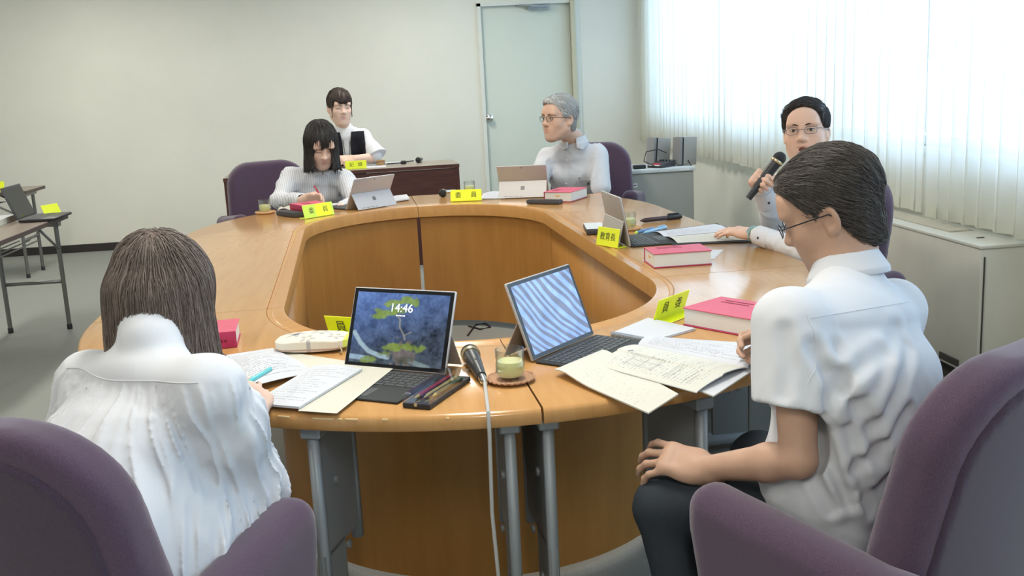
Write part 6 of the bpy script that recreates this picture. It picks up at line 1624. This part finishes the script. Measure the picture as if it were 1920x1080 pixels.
def far_person(label, J, g, base_col, hands=(), arms_cloth=True, cloth='cotton_white', fvec=(0, -1, 0), long_sleeve=False, slim=1.0, tint_stripes=False, wr=.004, h=.0055, name='shirt', chestb=.0, seed=3, sleeve_end=.75, pelz=.55, seat=None, sr=.053):
    """seated figure at the far side: body, trousers and upper garment"""
    fv = unit(fvec); S_ = (J['Ls']+J['Rs'])/2; lat = unit(J['Rs']-J['Ls'])
    J['pel'] = A3(S_[0]-fv[0]*.10, S_[1]-fv[1]*.10, pelz) if seat is None else np.asarray(seat, float)
    rv = np.cross(fv, A3(0, 0, 1.0)); J['plat'] = rv
    J['Lh'] = J['pel']-rv*.09; J['Rh'] = J['pel']+rv*.09
    for q, s in (('L', -1), ('R', 1)):
        J[q+'k'] = J[q+'h']+fv*.40+rv*.03*s; J[q+'a'] = np.array([*(J[q+'k'][:2]-fv[:2]*.05), .09]); J[q+'t'] = J[q+'a']+fv*.11+A3(0, 0, -.05)
    ob, org = person(label, J['pel'][:2], J, g, base_col, .0042, hands=hands, slim=slim)
    legs_wear(ob, org, J, 'trousers_dark', .92*slim)
    F = Field(); P0 = J['pel']
    F.trunk([(P0+A3(0, 0, -.03), rv, .165*slim, .125*slim), (P0+A3(0, 0, .07), rv, .160*slim, .122*slim), (lerp(P0, S_, .5), rv, .160*slim, .120*slim), (lerp(P0, S_, .8)+fv*chestb, lat, .168*slim, .112*slim), (lerp(P0, S_, .99), lat, .145*slim, .075*slim)], 0, cap=.045, pw=2.3)
    nr = g.get('neck', .050)*1.08*g.get('s', 1)+.006; J['nr'] = np.full(3, nr)
    F.cone(lerp(S_, J['neck'], .25), J['neck']+A3(0, 0, .004), .078*slim, nr, .06)
    for q in 'LR': F.cone(lerp(J['neck'], S_, .45), lerp(S_, J[q+'s'], .85)+A3(0, 0, .006), .050*slim, .044*slim, .05)
    for q in 'LR':
        F.cone(lerp(S_, J[q+'s'], .4), J[q+'s'], .054*slim, .050*slim, .05)
        if q+'e' not in J: continue
        if long_sleeve:
            F.cone(J[q+'s'], J[q+'e'], sr*slim, .052*slim, .03); F.cone(J[q+'e'], lerp(J[q+'e'], J[q+'w'], .88), .052*slim, .037*slim, .02)
        else:
            F.cone(J[q+'s'], lerp(J[q+'s'], J[q+'e'], sleeve_end), .060*slim, .066*slim, .03)
    def fn(P):
        d = F(P); m = np.abs(d) < .05
        if m.any():
            Q = P[m]; x, y, z = (Q-S_)@rv, (Q-S_)@fv, Q[:, 2]
            n = crease(Q, rv, fv, seed, wr*3.4)
            d[m] += n
        return np.maximum(d, P0[2]-.05-P[:, 2])
    A = np.array([v for k, v in J.items() if k[1:] in ('s', 'e', 'w') or k in ('pel', 'neck')])
    V, Q = mesh_field(fn, A.min(0)-.2, A.max(0)+.15, h, .014); V = relax(V, Q, 2)
    tint = None
    if tint_stripes:
        u = (V-S_)@rv; tint = np.repeat((u+.5)[:, None], 3, 1)
    sh = raw(name, V-org, Q, cloth, ob, True, tint)
    return ob, org, sh, fn, rv, fv, S_

# ---- the grey-haired man at the far right
D = 6.42
J = dict(head=atd(1049, 224, D-.12), neck=atd(1076, 261, D), Ls=atd(1121, 290, D+.02), Rs=atd(1025, 296, D+.10))
J['R'] = frame(cw(-.80, -.12, -.58), A3(-.03, 0, 1)); J['Le'] = atd(1128, 372, D-.05); J['Lw'] = atd(1060, 388, D-.20); J['Re'] = atd(1000, 368, D-.05); J['Rw'] = atd(1010, 385, D-.25)
g = dict(s=1.12, neck=.047, shade=.6, browmat='brow_grey', gaze=.001)
ob, org, sh, fn, rv, fv, S_ = far_person('grey-haired man with glasses in a white shirt, looking to the left', J, g, SKIN, fvec=(-.30, -.95, 0), chestb=.012, seed=5, seat=(J['neck'][0]+.05, J['neck'][1]+.15, .55),
    hands=(dict(wrist=J['Lw'], X=A3(-1, 0, 0), Y=A3(-.6, -.8, 0), Z=A3(0, 0, 1), curl=(.3, .4, .3)), dict(wrist=J['Rw'], X=A3(1, 0, 0), Y=A3(.3, -.9, 0), Z=A3(0, 0, 1), curl=(.3, .4, .3))))
collar('collar', sh, org, J['neck']+A3(0, 0, -.012), A3(0, 0, 1), fv, J['nr'][0]+.001, J['nr'][0]+.020, .040, .0026, 'cotton_white', .30)
b = MB()
for k in range(4): p = hit(fn, 1062, 300+22*k, 4.5); b.lathe([(.0045, 0), (.0045, .002)], 10, Mdir(off(p, org), off(p+fv, org)))
b.build('button', 'label_white', sh)
p0 = hit(fn, 1102, 346, 4.5)+fv*.004; b = MB(); b.tube([off(p0, org), off(p0+A3(.012, -.004, .05), org)], .004, 8); b.build('pocket_pen', 'pen_dark', sh)
p0 = hit(fn, 1086, 334, 4.5); b = MB(); b.rbox(off(p0, org), (.010, .006, .008), .002, 1); b.build('chest_emblem', 'button_dark', sh)
def stitch(pts, nm, r=.0016):
    b = MB(); b.tube([off(hit(fn, x, y, 4.5), org) for x, y in pts], r, 5); return b.build(nm, 'cotton_white', sh)
stitch([(1056+.03*k, 296+6*k) for k in range(13)], 'placket_seam'); stitch([(1068+.03*k, 292+6*k) for k in range(13)], 'placket_seam')
stitch([(1084, 338), (1112, 336), (1113, 368)], 'pocket_seam'); stitch([(1084, 338), (1086, 368)], 'pocket_seam')
stitch([(1112, 290), (1119, 312), (1119, 345)], 'armhole_seam')
fn = hair_cap(J['head'], J['R'], g, HL_MAN, (.083, .102, .092), (0, -.014, .046), groove=.003, seed=41, nape=True, extra=lambda q, d: smin(d, np.sqrt(((q-np.array([.01, .045, .080]))**2 @ np.array([.55, .45, 1.2])))-.036, .035))
hb, V = hair_obj(ob, org, J['head'], fn, .2, .0036, 'hair_silver'); hc, Rm = J['head'], J['R']
strands('strands', hb, org, fn, V, lambda P, Rm=Rm, hc=hc: -Rm[:, 1]*.5+Rm[:, 0]*.35*np.sign(((P-hc)@Rm)[:, :1]+.02)-Rm[:, 2]*.45, 3200, 9, .0062, .0009, 'hair_silver_strand', 6, (.0, .006))
glasses(ob, org, J['head'], J['R'], 'frame_dark', 1.12, rim=.0015)

# ---- the woman writing, in a striped blouse
D = 6.42
J = dict(head=atd(602, 272, D-.16), neck=atd(600, 312, D), Ls=atd(646, 338, D+.02), Rs=atd(545, 333, D+.02))
J['R'] = frame(cw(.34, -.62, -.70), cw(.12, .80, -.58)); J['Re'] = atd(524, 376, D-.12); J['Rw'] = atd(570, 374, D-.40); J['Le'] = atd(668, 380, D-.15); J['Lw'] = atd(640, 390, D-.42)
g = dict(s=1.10, shut=1, neck=.047, lip=(.46, .16, .15))
fvw = unit(A3(.22, -.97, 0))
hw_ = dict(wrist=J['Rw'], X=cw(.35, .75, -.4), Y=cw(.95, .05, -.25), Z=cw(-.1, .8, .55), curl=((.5, .75, .4), (.6, .8, .4), (.7, .85, .4), (.75, .85, .4)), thumb=(.6, .7, -.3), s=1.0)
ob, org, sh, fn, rv, fv, S_ = far_person('woman with a black bob in a striped white blouse, looking down and writing', J, g, SKINF, fvec=fvw, cloth='striped_cotton', tint_stripes=True, long_sleeve=True, slim=1.0, name='blouse', seed=15, sr=.066,
    hands=(hw_, dict(wrist=J['Lw'], X=A3(-1, 0, 0), Y=A3(-.2, -1, 0), Z=A3(0, 0, 1), curl=(.3, .4, .3))), seat=(J['neck'][0]-.03, J['neck'][1]+.16, .55))
collar('collar', sh, org, J['neck']+A3(0, 0, -.018), A3(0, 0, 1), fv, .062, .074, .018, .003, 'cotton_blouse', .02, dip=.3)
b = MB(); pw_ = lerp(J['Re'], J['Rw'], .93); dw = unit(J['Rw']-J['Re']); b.lathe([(.029, -.010), (.031, -.008), (.031, .008), (.029, .010)], 20, Mdir(off(pw_, org), off(pw_+dw, org)))
q_ = pw_+cw(0, .3, -.95)*.029; b.rbox(off(q_, org), (.030, .012, .030), .004, 2); b.build('wristwatch', 'black_plastic', ob)
hc, Rm = J['head'], J['R']
def op2(v, d): return d
fn, W_ = bob(hc, Rm, 1.06, .135, .094, 51, True, None, back=.098, capy=.117, fo=((.010, .120, -.046), (.053, .095, .104)), ftop=.034)
hb, V = hair_obj(ob, org, hc, fn, .24, .0038, 'hair_black')
q_ = (V-hc)@Rm; V = V[~((q_[:, 1] > .045) & (np.abs(q_[:, 0]-.008) < .062) & (q_[:, 2] < .085))]
strands('strands', hb, org, fn, V, lambda P, c=hc, W=W_: flow_down(P, c, W), 3500, 13, .0095, .0008, 'hair_black_strand', 8, (0, .003))
pen('ballpoint_pen', 'dark red pen in the hand of the writing woman', tuple(atd(601, 367, D-.46)), tuple(atd(589, 349, D-.38)), .0055, 'pencil_red', 'pen_dark')

# ---- the young woman at the recorder's desk
D = 8.12
J = dict(head=atd(637, 203, D), neck=atd(647, 243, D+.04), Ls=atd(682, 255, D+.06), Rs=atd(613, 257, D+.06))
J['R'] = frame(cw(.42, -.22, -.88), A3(.02, 0, 1)); J['Le'] = atd(704, 296, D-.0); J['Lw'] = atd(664, 297, D-.10); J['Re'] = atd(600, 296, D+.03); J['Rw'] = atd(640, 298, D-.10)
g = dict(s=1.13, shut=1, neck=.046, lip=(.50, .20, .18))
ob, org, sh, fn, rv, fv, S_ = far_person('young woman with a ponytail in a black waistcoat, sitting at the long dark desk', J, g, SKINF, fvec=(.10, -.99, 0), cloth='cotton_blouse', name='blouse', slim=.92, seed=25, sleeve_end=.9, pelz=.58,
    hands=(dict(wrist=J['Lw'], X=A3(-.6, -.5, .5), Y=A3(-1, -.1, 0), Z=A3(0, -.6, .8), curl=(.5, .6, .4), s=.95), dict(wrist=J['Rw'], X=A3(.6, -.5, .5), Y=A3(1, -.1, 0), Z=A3(0, -.6, .8), curl=(.5, .6, .4), s=.95)))
SLV = Field(); SLV.cone(J['Ls']+A3(-.01, 0, 0), lerp(J['Ls'], J['Le'], .95)+cw(.02, 0, 0), .050, .085, 0); SLV.plane(lerp(J['Ls'], J['Le'], .95), unit(J['Le']-J['Ls']))
SLV.post.append(lambda P: gnoise(P*22, 5)*.004)
field_obj('flared_sleeve', SLV, J['Le']-.25, J['Ls']+.2, .006, 'cotton_blouse', sh, org)
def vest(P):
    d = fn(P)-.010; x = (P-S_)@rv; y = (P-S_)@fv; z = P[:, 2]-S_[2]
    d = np.maximum(d, -(fn(P)+.002)); d = np.maximum(d, np.abs(x)-.145)
    op = .030+.018*np.clip((z+.05)/.12, 0, 1)+.020*np.clip((-z-.15)/.2, 0, 1)
    d = np.maximum(d, np.where(y > 0, op-np.abs(x), -1)); d = np.maximum(d, z-.040)
    return d
A = np.array([J['pel'], S_]); V, Q = mesh_field(vest, A.min(0)-.22, A.max(0)+.2, .005, .012); raw('waistcoat', V-org, Q, 'vest_black', ob)
collar('collar', sh, org, J['neck']+A3(0, 0, -.006), A3(0, 0, 1), fv, .050, .058, .022, .0035, 'cotton_blouse', .05, dip=.2)
b = MB(); c_ = [J['neck']+fv*.050-rv*.03+A3(0, 0, -.02), S_+fv*.115-rv*.02+A3(0, 0, -.12), S_+fv*.128+A3(0, 0, -.26), S_+fv*.115+rv*.02+A3(0, 0, -.12), J['neck']+fv*.050+rv*.03+A3(0, 0, -.02)]
b.tube([off(p, org) for p in c_], .0025, 5); b.build('lanyard', 'cable_black', ob)
hc, Rm = J['head'], J['R']
ln = [(-.13, -.050), (-.05, -.050), (-.020, -.012), (0, .010), (.025, .0), (.040, .005), (.055, .010), (.072, .028), (.09, .034), (.14, .034)]
def fringe(q, d):
    return d
fn = hair_cap(hc, Rm, g, ln, (.086, .113, .097), (0, -.008, .046), groove=.0022, seed=61, nape=True)
hb, V = hair_obj(ob, org, hc, fn, .2, .0038, 'hair_brown')
strands('strands', hb, org, fn, V, lambda P, Rm=Rm, hc=hc: np.where((((P-hc)@Rm)[:, 1:2] > .035), Rm[:, 1]*.3-Rm[:, 2], -Rm[:, 1]*.8-Rm[:, 2]*.5), 2200, 10, .0065, .0009, 'hair_brown_strand', 9, (0, .003))
T_ = Field(); L_ = lambda x, y, z: hc+Rm@(np.array([x, y, z])*1.13)
T_.cone(L_(-.02, -.105, -.01), L_(-.045, -.105, -.07), .024, .030, 0); T_.cone(L_(-.045, -.105, -.07), L_(-.052, -.07, -.17), .030, .014, .02)
for q in (-1, 1): T_.cone(L_(q*.068, .050, .030), L_(q*.070, .052, -.060), .0075, .0040, .004)
T_.post.append(lambda P: gnoise(P*np.array([90, 90, 18]), 3)*.002)
field_obj('ponytail', T_, hc-.3, hc+.16, .0042, 'hair_brown', hb, org)

# ---- the man speaking into the microphone, at the right
D = 4.0
J = dict(head=atd(1511, 250, D), neck=atd(1540, 328, D+.05))
fm = unit(A3(-.93, -.36, 0)); rm = np.cross(fm, A3(0, 0, 1.)); sc_ = J['neck']+A3(0, 0, -.055)-fm*.02
J['Ls'] = sc_-rm*.195; J['Rs'] = sc_+rm*.195+fm*.03
J['R'] = frame(cw(-.42, -.10, -.90), A3(-.06, 0, 1)); J['Re'] = atd(1463, 455, D+.14); J['Rw'] = atd(1428, 384, D-.08); J['Le'] = atd(1530, 478, D-.30); J['Lw'] = at(1412, 438, TZ+.045)
g = dict(s=1.03, w=1.02, shade=.8, mouth=.006, gaze=-.0005)
mt_, mh_ = atd(1403, 372, D-.14), atd(1462, 296, D-.16); md = unit(mh_-mt_); G = lerp(mt_, mh_, .42)
Zr = cw(-.75, .30, .45); Zr = unit(Zr-md*(Zr@md)); Yr = np.cross(Zr, md); Yr = unit(Yr)
if Yr@CF > 0: Yr = -Yr
wr_ = G-Yr*.078+Zr*.030
J['Rw'] = wr_-Yr*.004
LYm = unit(at(1345, 440, TZ+.03)-J['Lw'])
ob, org, sh, fn, rv, fv, S_ = far_person('man with glasses in a white shirt speaking into a hand microphone', J, g, (.68, .44, .33), fvec=fm, long_sleeve=True, chestb=.012, seed=35, h=.005, seat=(sc_[0]-fm[0]*.12, sc_[1]-fm[1]*.12, .55),
    hands=(dict(wrist=wr_, X=md, Y=Yr, Z=Zr, curl=((1.15, 1.35, .7), (1.2, 1.35, .7), (1.25, 1.35, .7), (1.25, 1.35, .7)), spread=.02, thumb=(.45, .62, -.65), tcurl=(.5, .5), s=1.0),
           dict(wrist=J['Lw'], X=cw(.1, .45, .8), Y=LYm, Z=A3(-.05, -.15, 1), curl=((.16, .22, .15), (.18, .24, .15), (.2, .26, .15), (.22, .3, .2)), spread=.05, s=1.0)))
collar('collar', sh, org, J['neck']+A3(0, 0, -.012), A3(0, 0, 1), fv, J['nr'][0]+.001, J['nr'][0]+.020, .040, .0026, 'cotton_white', .30)
for q in 'RL':                                  # cuffs with dark buttons
    p1, p0 = lerp(J[q+'e'], J[q+'w'], .90), lerp(J[q+'e'], J[q+'w'], .66); M = Mdir(off(p0, org), off(p1, org)); L_ = float(np.linalg.norm(p1-p0))
    b = MB(); b.lathe([(.040, 0), (.0405, .004), (.0395, L_), (.0375, L_), (.037, .002)], 28, M, caps=False); cf = b.build('cuff', 'cotton_white', sh)
    b = MB(); d_ = unit(p1-p0); s_ = unit(cw(.0, -.25, -1)-d_*(cw(.0, -.25, -1)@d_))
    pb = lerp(p0, p1, .5)+s_*.0402; b.lathe([(.005, 0), (.005, .002)], 12, Mdir(off(pb, org), off(pb+s_, org))); b.build('cuff_button', 'button_dark', cf)
p_ = lerp(J['Re'], J['Rw'], 1.02); d_ = unit(J['Rw']-J['Re']); M = Mdir(off(p_, org), off(p_+d_, org)); b = MB()
for k in range(16): a = 2*PI*k/16; b.lathe([(.001, -.005), (.0045, -.003), (.0055, 0), (.0045, .003), (.001, .005)], 8, M @ T(.031*math.cos(a), .031*math.sin(a), 0))
b.build('bead_bracelet', 'black_plastic', ob)
p_ = lerp(J['Le'], J['Lw'], .985); d_ = unit(J['Lw']-J['Le'])
for kk, (mm, dz) in enumerate((('bead_teal', -.006), ('bead_teal', .006), ('mic_ring', -.016))):
    M = Mdir(off(p_+d_*dz, org), off(p_+d_*(dz+1), org)); b = MB()
    if mm == 'bead_teal':
        for k in range(18): a = 2*PI*k/18; b.lathe([(.001, -.005), (.0045, -.003), (.0055, 0), (.0045, .003), (.001, .005)], 8, M @ T(.032*math.cos(a), .027*math.sin(a), 0))
        b.build('bead_bracelet', mm, ob)
    else: b.lathe([(.031, -.003), (.033, 0), (.031, .003)], 24, M); b.build('watch_band', mm, ob)
rp = J['Lw']+LYm*.115+A3(0, 0, -.004); b = MB(); b.lathe([(.0098, -.0025), (.0106, -.002), (.0106, .002), (.0098, .0025)], 18, Mdir(off(rp, org), off(rp+LYm+A3(0, 0, -.2), org))); b.build('ring', 'ring_gold', ob)
ln = [(-.13, -.062), (-.05, -.064), (-.030, -.040), (-.012, .010), (.012, .020), (.024, .000), (.036, .008), (.045, .040), (.054, .078), (.066, .103), (.085, .12), (.12, .12)]
hc, Rm = J['head'], J['R']
fn = hair_cap(hc, Rm, g, ln, (.0845, .102, .090), (0, -.015, .046), groove=.002, seed=71, nape=True, extra=lambda q, d: np.maximum(smin(d, np.sqrt(((q-np.array([.012, .050, .078]))**2 @ np.array([.36, .7, 1.3])))-.036, .03), -9))
hb, V = hair_obj(ob, org, hc, fn, .2, .0034, 'hair_black')
strands('strands', hb, org, fn, V, lambda P, Rm=Rm, hc=hc: Rm[:, 0]*(-.9)*np.sign(((P-hc)@Rm)[:, :1]-.03)-Rm[:, 1]*.25-Rm[:, 2]*.6, 3500, 10, .0062, .0007, 'hair_black_strand', 12, (0, .004))
glasses(ob, org, hc, Rm, 'frame_silver', 1.03, 1.02, rim=.0011)
mic('black hand microphone held by the speaking man', mh_, mt_, True, .0245, 'black_plastic', 1.0)
